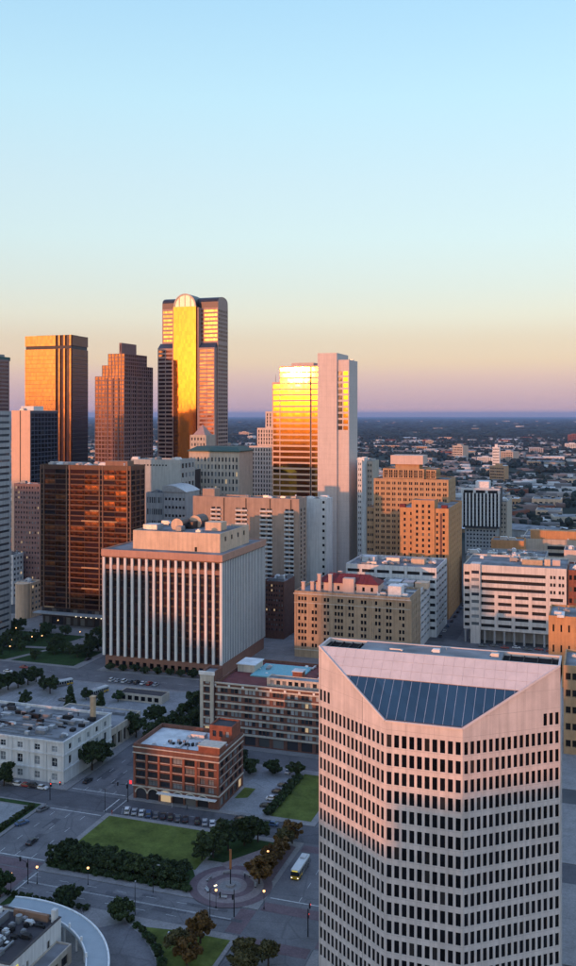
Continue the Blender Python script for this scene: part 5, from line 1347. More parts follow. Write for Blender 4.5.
def ribbon_block(pl, pc, pr, v0, ytop, label, seed, n, wall='white_concrete', nm='ribbon_block', D0=None):
    ul = U(pl, v0); W = U(pc, v0) - ul; D = D0 or min(70, V(pr, ul + W) - v0); H = Zp(ytop, pc, v0)
    root = thing(nm, label, 'parking garage', (ul, v0, 0))
    rw = rows(n, 3, H - 1.5, (H - 4) / n * .42)
    block(root, 0, 0, 0, W, D, H, wall, F=dict(cl=cols(6, W, W / 6 - 1.6), rw=rw, win='dark_metal_void', depth=.8, wname='garage_opening'), Rt=dict(cl=cols(4, D, D / 4 - 1.2), rw=rw, win='dark_metal_void', depth=.8, wname='garage_opening'), par=1.1)  # openings closed by near-black panes in place of shaded decks
    rooftop(root, 4, 4, W - 4, D - 4, H - 1.1, 34, seed, .8, 1.7)
    for i in range(3): MB().box(6 + i * W * .28, D * .4, H - 1.1, 14 + i * W * .28, D * .6, H + 2.2).build('plant_room', ('roof_white', 'metal_light', 'cream_stone')[i], root)
    return root
ribbon_block(372, 418.5, 430, 507, 591.5, 'white ribboned garage tucked behind the stone hotel', 131, 7, D0=None)
ribbon_block(346, 436.5, 447, 543, 568, 'larger white ribboned block with cluttered roof below the orange towers', 133, 8)

# unseen blocks added behind the camera, heights shaped to throw the evening shade
def shade_row():
    tn = math.tan(SUN_EL); sa, ca = math.sin(SUN_AZ), math.cos(SUN_AZ)
    vc = -230.0
    # (w0, w1, shade height wanted, at distance t along the sun)
    prof = [(-700, -505, 78, 430), (-505, -470, 30, 385), (-470, -400, 22, 385), (-400, -364, 20, 380), (-364, -340, 50, 333), (-340, -321, 29, 333), (-321, -303, 18, 333), (-303, -281, 6, 406), (-281, -227, 37, 408),
            (-227, -178, 7, 260), (-178, -126, 16, 480), (-126, -100, 37, 180), (-100, -86, 49, 180), (-86, -40, 52, 180), (-40, 60, 45, 180)]
    for i, (w0, w1, zsh, t) in enumerate(prof):
        u0, u1 = (w0 + sa * vc) / ca, (w1 + sa * vc) / ca
        tc_ = sa * (u0 + u1) / 2 + ca * vc
        h = zsh + (t - tc_) * tn
        root = thing('shade_block', 'unseen concrete block added behind the camera for shade, %s' % ('tall' if zsh > 30 else 'low'), 'building', (u0 + .2, vc - 14, 0), group='added shade blocks behind the camera')
        W = u1 - u0 - .4
        block(root, 0, 0, 0, W, 14, h, 'beige_concrete', B=dict(cl=cols(max(2, int(W / 5)), W, 2.4, 1), rw=rows(int(h / 4), 2, h - 1, 2), single=False), par=.8)
shade_row()

# ------------------------------------------------------------------ trees
def mesh_np(name, verts, faces, mat):
    me = bpy.data.meshes.new(name); n = len(faces); k = faces.shape[1]
    me.vertices.add(len(verts)); me.vertices.foreach_set('co', verts.astype(np.float32).ravel())
    me.loops.add(n * k); me.loops.foreach_set('vertex_index', faces.astype(np.int32).ravel())
    me.polygons.add(n); me.polygons.foreach_set('loop_start', np.arange(0, n * k, k, dtype=np.int32))
    me.materials.append(M[mat]); me.update(calc_edges=True); return me
def crown_mesh(seed, h, r, n, mat, shape='round', leaf=.36):
    g = np.random.default_rng(seed)
    # clumps through the crown's volume, leaves scattered about each clump
    nc = 34
    d = g.normal(size=(nc, 3)); d /= np.linalg.norm(d, axis=1)[:, None]
    rad = g.uniform(.35, .95, nc)[:, None]
    c = d * rad
    if shape == 'cone': 
        c[:, 2] = g.uniform(-1, 1, nc); s_ = (1 - (c[:, 2] + 1) / 2) * .85 + .08; a = g.uniform(0, 6.28, nc); c[:, 0] = np.cos(a) * s_ * .8; c[:, 1] = np.sin(a) * s_ * .8
    if shape == 'flat': c[:, 2] = np.abs(c[:, 2]) * .9 - .4
    idx = g.integers(0, nc, n)
    cr = g.uniform(.14, .36, nc)
    off = g.normal(size=(n, 3)); off /= np.linalg.norm(off, axis=1)[:, None]; off *= (g.uniform(0, 1, n) ** .4 * cr[idx])[:, None]
    p = c[idx] + off
    p[:, 0] *= r; p[:, 1] *= r; p[:, 2] = p[:, 2] * h * .5 + h * .5
    nn = off + g.normal(size=(n, 3)) * .25 + np.array([0, 0, .12]); nn /= np.linalg.norm(nn, axis=1)[:, None]
    t = np.cross(nn, g.normal(size=(n, 3))); t /= np.linalg.norm(t, axis=1)[:, None]
    b = np.cross(nn, t); s_ = g.uniform(.6, 1.25, n)[:, None] * leaf
    t *= s_; b *= s_ * .8
    v = np.stack([p - t - b, p + t - b * .6, p + t + b, p - t * .7 + b], 1).reshape(-1, 3)
    return mesh_np('crown', v, np.arange(n * 4).reshape(n, 4), mat)
def tree_proto(name, seed, H, r, mat, trunk=.28, n=2600, shape='round', leaf=.36):
    rn = random.Random(seed); zc = H * trunk
    cm = crown_mesh(seed, H - zc, r, n, mat, shape, leaf)
    mb = MB(); mb.tube((0, 0, 0), (0, 0, zc + (H - zc) * .3), .05 * r + .1, .03 * r + .06, 7)
    for i in range(6):
        a = i * 1.05 + rn.random(); zz = zc * .8 + rn.random() * (H - zc) * .25
        mb.tube((0, 0, zz), (math.cos(a) * r * .55, math.sin(a) * r * .55, zz + (H - zc) * .4), .08, .03, 5)
    return (name, cm, mb.mesh('trunk', 'bark'), zc, H)
TP = {}
for k in range(3): TP['oak%d' % k] = tree_proto('street_tree', 10 + k, 8.5, 4.4, 'leaf_dark', .2, 3400)
for k in range(2): TP['low%d' % k] = tree_proto('clipped_tree', 20 + k, 5.6, 3.5, 'leaf_dark', .12, 2600, leaf=.36)
for k in range(2): TP['mid%d' % k] = tree_proto('street_tree', 30 + k, 7.5, 3.6, 'leaf_mid', .2, 2600)
for k in range(2): TP['aut%d' % k] = tree_proto('autumn_tree', 40 + k, 7.6, 3.7, 'leaf_autumn', .25, 2600)
TP['oli0'] = tree_proto('street_tree', 50, 7.5, 3.9, 'leaf_olive', .3, 2200, 'flat')
TP['con0'] = tree_proto('conifer', 60, 10, 3.3, 'leaf_dark', .1, 2600, 'cone')
TP['shr0'] = tree_proto('shrub', 70, 1.7, 1.5, 'leaf_dark', .02, 700, leaf=.22)
TP['shr1'] = tree_proto('shrub', 71, 1.4, 1.4, 'leaf_mid', .02, 700, leaf=.22)
trn = random.Random(11)
def tree(kind, u, v, label, group, s=1.0, z=KERB, cat='tree'):
    nm, cm, tm, zc, H = TP[kind]
    o = thing(nm, label, cat, (u, v, z), trn.uniform(0, 6.28), group)
    s *= trn.uniform(.9, 1.1); o.scale = (s, s, s * trn.uniform(.92, 1.08))
    link('crown', cm, o, (0, 0, zc)); link('trunk', tm, o)
    return o
def tg(kind, px, py, label, group, s=1.0, **k): u, v = G(px, py); return tree(kind, u, v, label, group, s, **k)

g_ = 'clipped trees in the bed beside the lawn'
for i in range(9): tree('low%d' % (i % 2), -148.5 + i * 4.7, 235.0 + (i % 2) * 1.0, 'round clipped dark tree, %s from the avenue in the row along the near street' % ORD[i], g_, .9 + .1 * (i % 3 == 0))
for i in range(9): tree('low%d' % ((i + 1) % 2), -149.5 + i * 4.7, 242.0 - i * .25 - (i % 2) * .8, 'smaller clipped dark tree, %s from the avenue in the row touching the lawn' % ORD[i], g_, .70)
for i in range(26): tree('shr%d' % (i % 2), -150.5 + i * 1.75, 232.6 + trn.uniform(-.4, .6), 'low shrub along the kerb of the lawn bed', 'shrubs along the lawn bed', 1.0, cat='shrub')
g_ = 'dark oaks at the end of the lawn'
for i, (u, v, s) in enumerate(((-110, 249.5, .85), (-107.5, 252, 1.0), (-105, 257.5, 1.1), (-101.5, 262, 1.0), (-98.5, 265.5, .9))): tree('oak%d' % trn.randrange(3), u, v, 'dark leafy oak at the end of the lawn, %s from the ringed plaza' % ORD[i], g_, s)
g_ = 'autumn trees along the bus street'
for i, (u, v, s, k) in enumerate(((-89.4, 242, 1.0, 'aut0'), (-88.8, 247, .95, 'aut1'), (-89.2, 252, 1.0, 'aut0'), (-88.6, 257.5, .95, 'aut1'), (-88.8, 263, 1.0, 'oli0'), (-88.3, 268, .95, 'aut1'))): tree(k, u, v, 'rust-brown autumn tree lining the bus street, %s from the crossing' % ORD[i], g_, s)
for u, v, k, s, w in ((-93, 210, 'aut1', 1.0, 'rust-brown tree on the corner lawn nearest the crossing'), (-96.5, 204.5, 'oli0', 1.0, 'olive spreading tree on the corner lawn beside the sculpture'), (-92, 200, 'aut0', 1.0, 'rust-brown tree on the corner lawn cut by the bottom edge')): tree(k, u, v, w, 'corner autumn trees', s)
for u, v, s, w in ((-79, 205, 1.0, 'farther from the pink tower'), (-74, 206.5, .95, 'nearest the pink tower'), (-77, 199, 1.05, 'lowest of the three')): tree('oli0', u, v, 'olive-green spreading tree in the bus street, ' + w, 'island trees', s, z=0.1)
tree('low0', -133.5, 215.2, 'round dark tree on the verge behind the curved canopy', None, 1.0)
tree('low1', -117, 213.4, 'round dark bush-like tree beside the entrance steps', None, 1.05)
tg('mid0', 0, 897, 'dark tree at the frame edge beside the terminal', None, 1.0)
for i in range(22):
    a = 1.06 - i * .062; tree('shr%d' % (i % 2), CC[0] + 47.3 * math.cos(a), CC[1] + 47.3 * math.sin(a), 'low clipped shrub in the curved hedge round the drive', 'curved drive hedge', .9, cat='shrub')
for i in range(12):
    tree('shr0', -152 + i * 2.2, 214.9, 'low shrub along the terminal verge', 'terminal verge shrubs', .7, cat='shrub')
tree('oak1', -172.8 - 3.2, 300, 'big dark oak shading the flank of the pale building', None, 1.15)
tree('oak0', -176.3, 308, 'dark oak beside the bay doors of the pale building', None, .95)
tg('oak2', 4, 786, 'dark oak before the front of the pale building', None, .95)
g_ = 'dark trees behind the brick museum'
for i, (u, v, s) in enumerate(((-151, 309, .9), (-146, 317, 1.0), (-140, 321, 1.1), (-133, 322, 1.05), (-127, 321, .9), (-150, 322, 1.0), (-147, 345, 1.0), (-150, 352, 1.1), (-149, 361, 1.0))): tree('oak%d' % trn.randrange(3), u, v, 'dark leafy tree in the belt behind the brick museum' if i < 6 else 'dark leafy tree by the avenue kerb beside the pale corner tower', g_ if i < 6 else 'kerb trees by the corner tower', s)
tree('oak1', -176.4, 352, 'dark oak at the avenue corner of the car park', None, 1.1); tree('oak2', -177, 336, 'dark oak overhanging the avenue by the rear wing', None, 1.0)
for px, py, k, s in ((70, 708, 'con0', .95), (86, 700, 'oak0', .75), (101, 712, 'con0', .8), (118, 702, 'mid0', .8)):
    tg(k, px, py, {70: 'tall pointed conifer in the open car park', 86: 'round dark tree between the buses and the conifers', 101: 'shorter pointed conifer in the open car park', 118: 'mid-green round tree beside the low pavilion'}[px], 'car park trees', s)
g_ = 'trees on the avenue island'
for i in range(15): tree('oak%d' % (i % 3), -167.4 + (i % 2) * 8.2 + trn.uniform(-.8, .8), 329 + i * 4.6, 'dark leafy oak on the avenue island, %s from the museum end' % ORD[i], g_, trn.uniform(.85, 1.1))
g_ = 'trees along the cross street'
for px, py, s in ((50, 694, .95), (44, 690, .8), (25, 705, .8), (8, 690, 1.0), (18, 688, 1.0), (28, 685, 1.0), (-4, 694, 1.0), (36, 682, .9)): tg('oak%d' % trn.randrange(3), px, py, 'dark street tree between the car park and the cross street', g_, s)
g_ = 'park trees'
for i in range(64):
    u, v = trn.uniform(-345, -258), trn.uniform(421, 486)
    if not (-300 < u < -285 and v < 450): tree(trn.choice(('oak0', 'oak1', 'mid0', 'mid1', 'oak2')), u, v, 'dark tree in the small shaded park', g_, trn.uniform(.6, 1.0))
g_ = 'trees before the finned block'
for i in range(9): tree('low%d' % (i % 2), -236 + i * 6.5, 420.5 + (i % 3) * .8, 'dark round tree at the foot of the finned block, %s from the park side' % ORD[i], g_, .7)
for i, (px, py) in enumerate(((250, 774), (273, 774), (296, 776))): tg('low0', px, py, 'small round street tree before the banded brick block, %s from the museum' % ORD[i], 'trees before the banded block', .95)
g_ = 'hedge between car park and lawn'
for i in range(14): tree('shr%d' % (i % 2), -102 + .2 * (i % 2), 285 + i * 2.4, 'clipped shrub in the hedge beside the museum car park', g_, 1.25, cat='shrub')
for i, (u, v) in enumerate(((28, 305), (31, 318), (27, 330), (35, 338), (30, 352), (26, 372), (33, 390))): tree('oak%d' % trn.randrange(3), u, v, 'dark tree on the verge beyond the pink tower, %s from the near street' % ORD[i], 'verge trees beyond the pink tower', .9)
for i in range(16): tree('shr0', -178 + .1 * (i % 2), 233 + i * 2.1, 'low hedge shrub along the avenue forecourt', 'forecourt hedge', .85, cat='shrub')

# ------------------------------------------------------------------ vehicles
car_cols = {'white': (0.62, 0.63, 0.65), 'silver': (0.35, 0.37, 0.40), 'black': (0.02, 0.02, 0.025), 'blue': (0.05, 0.10, 0.20), 'red': (0.28, 0.03, 0.03), 'grey': (0.12, 0.13, 0.14)}
for k, c in car_cols.items(): plain('car_' + k, c, 0.3, spec=0.6, var=0.03)
plain('car_glass', (0.015, 0.017, 0.02), 0.08, spec=0.6)
emit('head_light', (1, 0.95, 0.85), 1.5); plain('lens_clear', (0.6, 0.6, 0.6), 0.2); plain('lens_red', (0.30, 0.01, 0.01), 0.3)
def loft(mb, secs, m=0):
    for i in range(len(secs) - 1):
        a, b = secs[i], secs[i + 1]; n = len(a)
        for j in range(n): mb.face([a[j], a[(j + 1) % n], b[(j + 1) % n], b[j]], m)
    mb.face(secs[0][::-1], m); mb.face(secs[-1], m)
def car_meshes(suv):
    L_, w = 4.6, .9; h = .15 if suv else 0
    body = MB(); S_ = []
    for x, zb, zt, ww in ((-2.3, .42, .72, .74), (-2.22, .3, .88, .85), (-1.2, .28, .94 + h, .9), (1.0, .28, .92 + h, .9), (1.9, .28, .84 + h, .88), (2.24, .3, .72, .8), (2.3, .42, .6, .7)):
        S_.append([(x, -ww, zb), (x, -ww, (zb + zt) / 2 + .1), (x, -ww * .93, zt), (x, ww * .93, zt), (x, ww, (zb + zt) / 2 + .1), (x, ww, zb)])
    loft(body, S_)
    cab = MB(); x0, x1, x2, x3 = ((-2.15, -1.95, .3, 1.05) if suv else (-1.75, -1.15, .25, 1.05)); zt = 1.75 if suv else 1.45; zb = .93 + h
    a = [(x0, -.8, zb), (x3, -.8, zb), (x3, .8, zb), (x0, .8, zb)]; b = [(x1, -.64, zt - .08), (x2, -.64, zt - .08), (x2, .64, zt - .08), (x1, .64, zt - .08)]
    for i in range(4): j = (i + 1) % 4; cab.face([a[i], a[j], b[j], b[i]])
    rf = MB(); c = [(x1 - .05, -.66, zt - .08), (x2 + .05, -.66, zt - .08), (x2 + .05, .66, zt - .08), (x1 - .05, .66, zt - .08)]; d = [(x1 + .1, -.55, zt), (x2 - .1, -.55, zt), (x2 - .1, .55, zt), (x1 + .1, .55, zt)]
    for i in range(4): j = (i + 1) % 4; rf.face([c[i], c[j], d[j], d[i]])
    rf.face(d)
    wh = MB(); rim = MB()
    for i in range(12):
        t0, t1 = 2 * math.pi * i / 12, 2 * math.pi * (i + 1) / 12; P = lambda t, r, y: (r * math.cos(t), y, r * math.sin(t))
        wh.face([P(t0, .33, -.11), P(t1, .33, -.11), P(t1, .33, .11), P(t0, .33, .11)])
        for y in (-.11, .11): wh.face([P(t0, .33, y), P(t1, .33, y), P(t1, .2, y), P(t0, .2, y)]); rim.face([P(t0, .2, y), P(t1, .2, y), (0, y * .8, 0)])
    return body, cab, rf, wh, rim
CAR = {}
def car(u, v, rz, colr, label, group=None, suv=False, z=0.02):
    key = (suv, colr)
    if (suv) not in CAR:
        b, c, r_, w, rim = car_meshes(suv); CAR['rim'] = rim.mesh('rim', 'metal_grey'); CAR[suv] = (b, c.mesh('glazing', 'car_glass'), r_, w.mesh('wheel', 'rubber'), MB().box(-.05, -.2, -.08, .05, .2, .08))
        CAR['hl'] = CAR[suv][4].mesh('headlight', 'lens_clear'); CAR['tl'] = CAR[suv][4].mesh('tail_light', 'lens_red')
    if key not in CAR: CAR[key] = (CAR[suv][0].mesh('body', 'car_' + colr), CAR[suv][2].mesh('roof', 'car_' + colr))
    o = thing('car', label, 'car', (u, v, z), rz, group)
    link('body', CAR[key][0], o); link('glazing', CAR[suv][1], o); link('roof', CAR[key][1], o)
    for x in (-1.4, 1.4):
        for y in (-.82, .82): link('rim', CAR['rim'], link('wheel', CAR[suv][3], o, (x, y, .33)))
    for y in (-.55, .55): link('headlight', CAR['hl'], o, (2.24, y, .64)); link('tail_light', CAR['tl'], o, (-2.24, y, .74))
    return o
lab = {'white': 'white', 'silver': 'silver', 'black': 'black', 'blue': 'dark blue', 'red': 'red', 'grey': 'grey'}
seq = ['white', 'silver', 'white', 'blue', 'grey', 'black', 'black', 'grey', 'black', 'black', 'silver', 'white']
for i, cc in enumerate(seq):
    u = -146.6 + i * 2.6 + (1.6 if i > 8 else 0) 
    car(u, 272.2, R(113), cc, '%s car parked slantwise beside the lawn, number %d from the avenue' % (lab[cc], i + 1), 'cars parked beside the lawn', suv=i % 3 == 0, z=.02)
car(*G(22, 824), R(62), 'blue', 'dark blue car driving on the avenue, nearest the forecourt hedge', None); car(*G(43, 810), R(75), 'grey', 'grey car waiting on the avenue before the side street', None); car(*G(32, 843), R(90), 'black', 'black car on the avenue nearest the crossing signal', None)
for i, cc in enumerate(('grey', 'white', 'red', 'black', 'white')):
    u, v = G(4 + i * 8.4, 788 + i * .9); car(u, 279.6, 0, cc, '%s car at the kerb before the pale building, %s' % (lab[cc], ('first', 'second', 'third', 'fourth', 'last')[i] + ' of five'), 'cars before the pale building', suv=i == 3)
car(-171.8, 290, R(90), 'black', 'black car at the avenue kerb below the big oak', None)
for i, (px, py, cc) in enumerate(((55, 713, 'white'), (103, 722, 'silver'), (63, 701, 'grey'), (95, 699, 'black'), (82, 722, 'grey'), (110, 716, 'white'))):
    u, v = G(px, py); car(u, v, R(90 * (i % 2)), cc, '%s car in the open car park, %s' % (lab[cc], ('by the conifer', 'near the rear wing', 'beside the flue row', 'next to a bus', 'by the middle bays', 'at its avenue side')[i]), None, z=KERB + .01)
for i in range(8):
    car(-226 + i * 3.4, 404, R(90), ('white', 'silver', 'white', 'grey', 'black', 'white', 'red', 'silver')[i], '%s car parked before the finned block, %s from the park side' % (('white', 'silver', 'white', 'grey', 'black', 'white', 'red', 'silver')[i], ORD[i]), 'cars before the finned block', suv=i % 2 == 0)
for i, (u, v, cc, rz) in enumerate(((-104.5, 290, 'black', 10), (-104.5, 296, 'white', 5), (-104.5, 302, 'black', 0), (-104.5, 308, 'grey', 0), (-112, 320, 'black', 90), (-107, 320.5, 'white', 90))):
    car(u, v, R(rz), cc, '%s car in the museum car park, %s' % (lab[cc], ('nearest the street', 'second along the hedge', 'third along the hedge', 'fourth along the hedge', 'at the far end', 'far end beside the hedge')[i]), None, z=KERB + .01)
car(-98.5, 277.8, R(180), 'blue', 'blue car in the street beyond the dark oaks', None); car(-109, 278.6, R(180), 'black', 'black car at the kerb by the museum car park', None)
for i, (px, py) in enumerate(((8, 672), (24, 668), (3, 684), (88, 660))):
    car(*G(px, py), R(8 if i < 3 else 85), ('white', 'red', 'silver', 'black')[i], '%s car in the cross street, %s' % (('white', 'red', 'silver', 'black')[i], ('beside the park edge', 'before the park corner', 'beside the street trees', 'turning by the park')[i]), None)
for i in range(9): cc = trn.choice(list(lab)); car(-88, 545 + i * 14, R(90), cc, 'small %s car in the side street by the white garage, %s from the corner' % (lab[cc], ORD[i]), 'cars in the side street', z=.05)
for i in range(10): cc = trn.choice(('white', 'grey', 'red', 'black', 'silver')); car(-62 + i * 6.1, 529.5 + (i % 2) * 2, 0, cc, 'small %s car in the street before the white garage, %s from the stair tower' % (cc, ORD[i]), 'cars before the white garage', z=.05)

plain('bus_white', (0.55, 0.57, 0.58), 0.4, var=0.05); plain('bus_yellow', (0.55, 0.33, 0.02), 0.4, var=0.05)
def bus_proto():
    o = thing('bus', 'x', 'bus')
    L_, w, h = 10.4, 1.22, 3.0
    mb = MB(); mb.box(-L_ / 2, -w, .35, L_ / 2, w, 1.25); mb.build('lower_body', 'bus_grey', o)
    MB().box(L_ / 2 + .001, -w * .98, .36, L_ / 2 + .035, w * .98, 1.25).build('front_panel', 'bus_yellow', o); MB().box(L_ / 2 - 3.2, -w - .012, .5, L_ / 2 - .1, w + .012, 1.2).build('side_band', 'bus_yellow', o)
    mb = MB(); mb.box(-L_ / 2, -w * .985, 1.252, L_ / 2 - .1, w * .985, 2.35); mb.build('glazing', 'car_glass', o)
    mb = MB(); loft(mb, [[(x, -w * k, 2.352), (x, -w * k, 2.9), (x, -w * .8 * k, h), (x, w * .8 * k, h), (x, w * k, 2.9), (x, w * k, 2.352)] for x, k in ((-L_ / 2, .96), (-L_ / 2 + .2, 1), (L_ / 2 - .25, 1), (L_ / 2, .94))]); mb.build('roof', 'bus_white', o)
    mb = MB(); mb.box(-4.6, -.8, h + .002, -1.8, .8, h + .3); mb.build('roof_unit', 'metal_light', o)
    pm = MB().box(-.07, -w - .01, 1.25, .07, w + .01, 2.36).mesh('window_post', 'bus_white')
    for i in range(8): link('window_post', pm, o, (-4.6 + i * 1.28, 0, 0))
    _, _, _, wh, rim = car_meshes(False); wm = wh.mesh('wheel', 'rubber'); rm = rim.mesh('rim', 'metal_grey')
    for x in (-3.6, 3.6):
        for y in (-1.15, 1.15): k = link('wheel', wm, o, (x, y, .5)); k.scale = (1.5, 1.5, 1.5); link('rim', rm, k)
    hm = MB().box(0, -.2, 0, .06, .2, .2).mesh('headlight', 'head_light')
    for y in (-.9, .9): link('headlight', hm, o, (L_ / 2 + .002, y, .7))
    MB().box(L_ / 2 - .09, -w * .9, 1.3, L_ / 2 + .01, w * .9, 2.5).build('windscreen', 'car_glass', o)
    MB().box(L_ / 2 + .001, -.8, 2.5, L_ / 2 + .03, .8, 2.8).build('destination_board', 'sign_yellow', o)
    return o
b0 = bus_proto()
spots = (((-80.6, 252, .04), R(-90), 'city bus with yellow lower panels heading down the street past autumn trees'), ((*G(62, 686), .04), R(60), 'white and yellow bus crossing beside the park corner'), ((*G(99, 694), .1), R(75), 'white and yellow bus at the edge of the open car park'))
for i, (loc, rz, lb) in enumerate(spots):
    o = b0 if i == 0 else copy_tree(b0)
    o.location = loc; o.rotation_euler = (0, 0, rz); o['label'] = lb; o['group'] = 'city buses'

# ------------------------------------------------------------------ street furniture
def lamp_proto():
    o = thing('street_lamp', 'x', 'street lamp')
    mb = MB(); mb.cyl(0, 0, 0, .5, .2, .12, 8); mb.cyl(0, 0, .5, 4.2, .07, .05, 8); mb.cyl(0, 0, 4.2, 4.35, .16, .16, 8); mb.build('pole', 'dark_metal_void', o)
    mb = MB(); n = 8
    for i in range(6):
        t0, t1 = math.pi * i / 6, math.pi * (i + 1) / 6
        for j in range(n):
            a0, a1 = 2 * math.pi * j / n, 2 * math.pi * (j + 1) / n
            P = lambda t, a: (.34 * math.sin(t) * math.cos(a), .34 * math.sin(t) * math.sin(a), 4.66 - .34 * math.cos(t))
            mb.face([P(t0, a0), P(t0, a1), P(t1, a1), P(t1, a0)])
    mb.build('globe', 'lamp_glow', o)
    MB().cyl(0, 0, 5.0, 5.2, .16, .03, 8).build('finial', 'dark_metal_void', o)
    return o
l0 = lamp_proto()
lamps = [(*G(37, 884), 'at the avenue corner of the lawn bed'), (*G(11, 891), 'at the near avenue corner, beside the crossing'), (*G(88, 885), 'on the pavement below the clipped trees'), (*G(216, 908), 'at the plaza rim by the near street'), (*G(264, 909), 'at the plaza corner by the bus street'), (*G(268, 868), 'under the autumn trees')]
for i, (u, v, w) in enumerate(lamps):
    o = l0 if i == 0 else copy_tree(l0)
    o.location = (u, v, KERB); o['label'] = 'lit globe street lamp ' + w; o['group'] = 'lit globe lamps'
for i, (px, py) in enumerate(((12, 648), (10, 655), (32, 645), (42, 644), (58, 628), (66, 636), (80, 640), (40, 633), (16, 636), (62, 652))):
    o = copy_tree(l0); u, v = G(px, py); o.location = (u, v, KERB); o['label'] = 'small lit lamp among the park trees'; o['group'] = 'park lamps'
def pole_lamp(u, v, rz, label, lit=False):
    o = thing('lamp_post', label, 'lamp post', (u, v, KERB), rz)
    mb = MB(); mb.cyl(0, 0, 0, 7.5, .11, .07, 8); mb.build('pole', 'dark_metal_void', o)
    MB().tube((0, 0, 7.4), (1.6, 0, 7.8), .05, .04, 6).build('arm', 'dark_metal_void', o)
    mb = MB(); mb.box(1.3, -.16, 7.7, 2.1, .16, 7.86); mb.build('lamp_head', 'lamp_white' if lit else 'metal_grey', o)
pole_lamp(*G(153, 893), 0, 'unlit slim lamp post on the pavement beyond the clipped trees'); pole_lamp(*G(135, 915), 2, 'unlit slim lamp post on the near kerb by the drive hedge')
pole_lamp(*G(210, 918), 1, 'lit lamp post on the near kerb by the crossing', True); pole_lamp(*G(105, 812), 4, 'lamp post at the far avenue corner of the lawn')
def signal(u, v, rz, label):
    o = thing('traffic_signal', label, 'traffic signal', (u, v, KERB), rz)
    mb = MB(); mb.cyl(0, 0, 0, 7.0, .16, .1, 8); mb.build('pole', 'dark_metal_void', o)
    MB().tube((0, 0, 5.6), (5.5, 0, 6.0), .08, .05, 6).build('mast_arm', 'dark_metal_void', o)
    for x in (.35, 3.6):
        hd = MB().box(x - .2, -.2, 4.5 if x < 1 else 5.2, x + .2, .2, 5.7 if x < 1 else 6.4).build('signal_head', 'dark_metal_void', o)
        MB().box(x - .12, -.23, 5.35 if x < 1 else 6.05, x + .12, -.21, 5.6 if x < 1 else 6.3).build('red_light', 'signal_red', hd)
signal(*G(28, 884), R(160), 'black traffic signal mast at the near avenue corner of the bed')
signal(*G(234, 917), R(200), 'traffic signal mast at the plaza corner crossing'); signal(*G(308, 937), R(100), 'traffic signal mast beside the pink tower')
signal(*G(128, 802), R(190), 'traffic signal at the museum corner of the avenue'); signal(*G(50, 800), R(10), 'traffic signal at the pale building corner')
# plaza column with rust panel, benches
o = thing('plaza_column', 'tall slim column with rust-brown upper panel in the ringed plaza', 'monument', (*PC, KERB + .04))
MB().cyl(0, 0, 0, .5, 1.3, 1.2, 16).build('base', 'paving', o); MB().cyl(0, 0, .5, 4.6, .16, .14, 8).build('shaft', 'dark_metal_void', o)
mb = MB(); mb.box(-.3, -.12, 4.6, .3, .12, 10.0); mb.build('rust_panel', 'wood_post', o); MB().tube((0, 0, 10), (0, 0, 12.4), .06, .02).build('tip', 'dark_metal_void', o)
def bench(a, r, label):
    o = thing('bench', label, 'bench', (PC[0] + r * math.cos(a), PC[1] + r * math.sin(a), KERB + .05), a + math.pi / 2, 'plaza benches')
    MB().box(-1.1, -.25, .38, 1.1, .25, .46).build('seat', 'metal_light', o); MB().box(-1.1, .2, .46, 1.1, .28, .95).build('backrest', 'metal_light', o)
    lg = MB().box(-.05, -.22, 0, .05, .22, .38).mesh('leg', 'dark_metal_void')
    for x in (-.9, .9): link('leg', lg, o, (x, 0, 0))
for i in range(6): bench(.3 + i * .9, 6.9, 'pale bench on the plaza rings, ' + ('on the bus street side', 'facing the autumn trees', 'nearest the path', 'nearest the oaks', 'nearest the clipped trees', 'nearest the near street')[i])
# wedge monument on the corner lawn
o = thing('wedge_sculpture', 'grey folded wedge sculpture on the corner lawn', 'sculpture', (*G(180, 940), KERB), R(20))
mb = MB(); mb.face([(-4, -1.6, .05), (1.5, -1.6, .05), (3, 0, .1), (-3, 1.2, 1.5)]); mb.face([(1.5, -1.6, .05), (3.4, -1.2, .05), (3.6, .4, .05), (3, 0, .1)]); mb.face([(-3, 1.2, 1.5), (3, 0, .1), (3.6, .4, .05), (-3, 1.8, .05)]); mb.face([(-4, -1.6, .05), (-3, 1.2, 1.5), (-3, 1.8, .05)]); mb.build('folded_plate', 'metal_light', o)
# entrance railings by the drive
o = thing('bicycle_rack', 'dark rail rack on the pavement behind the curved canopy', 'rack', (*G(83, 912), KERB), R(-15))
hoop = MB()
for i in range(8):
    t0, t1 = math.pi * i / 8, math.pi * (i + 1) / 8; hoop.tube((.5 * math.cos(t0), 0, .5 + .5 * math.sin(t0)), (.5 * math.cos(t1), 0, .5 + .5 * math.sin(t1)), .05, n=5)
hoop.tube((.5, 0, 0), (.5, 0, .5), .05, n=5); hoop.tube((-.5, 0, 0), (-.5, 0, .5), .05, n=5); hm = hoop.mesh('hoop', 'dark_metal_void')
for i in range(6): link('hoop', hm, o, (0, i * .8 - 2, 0), R(20))
# stair and low wall to the parking ramp by the striped block
o = thing('low_pavilion', 'low pale pavilion with flat roof before the finned block', 'pavilion', (*G(118, 700), KERB))
block(o, 0, 0, 0, 22, 8, 3.6, 'beige_concrete', roof='roof_dark', F=dict(cl=cols(6, 22, 2.2, 1), rw=[(.6, 2.6)], win='glass_black'), par=.3, pt=.3)

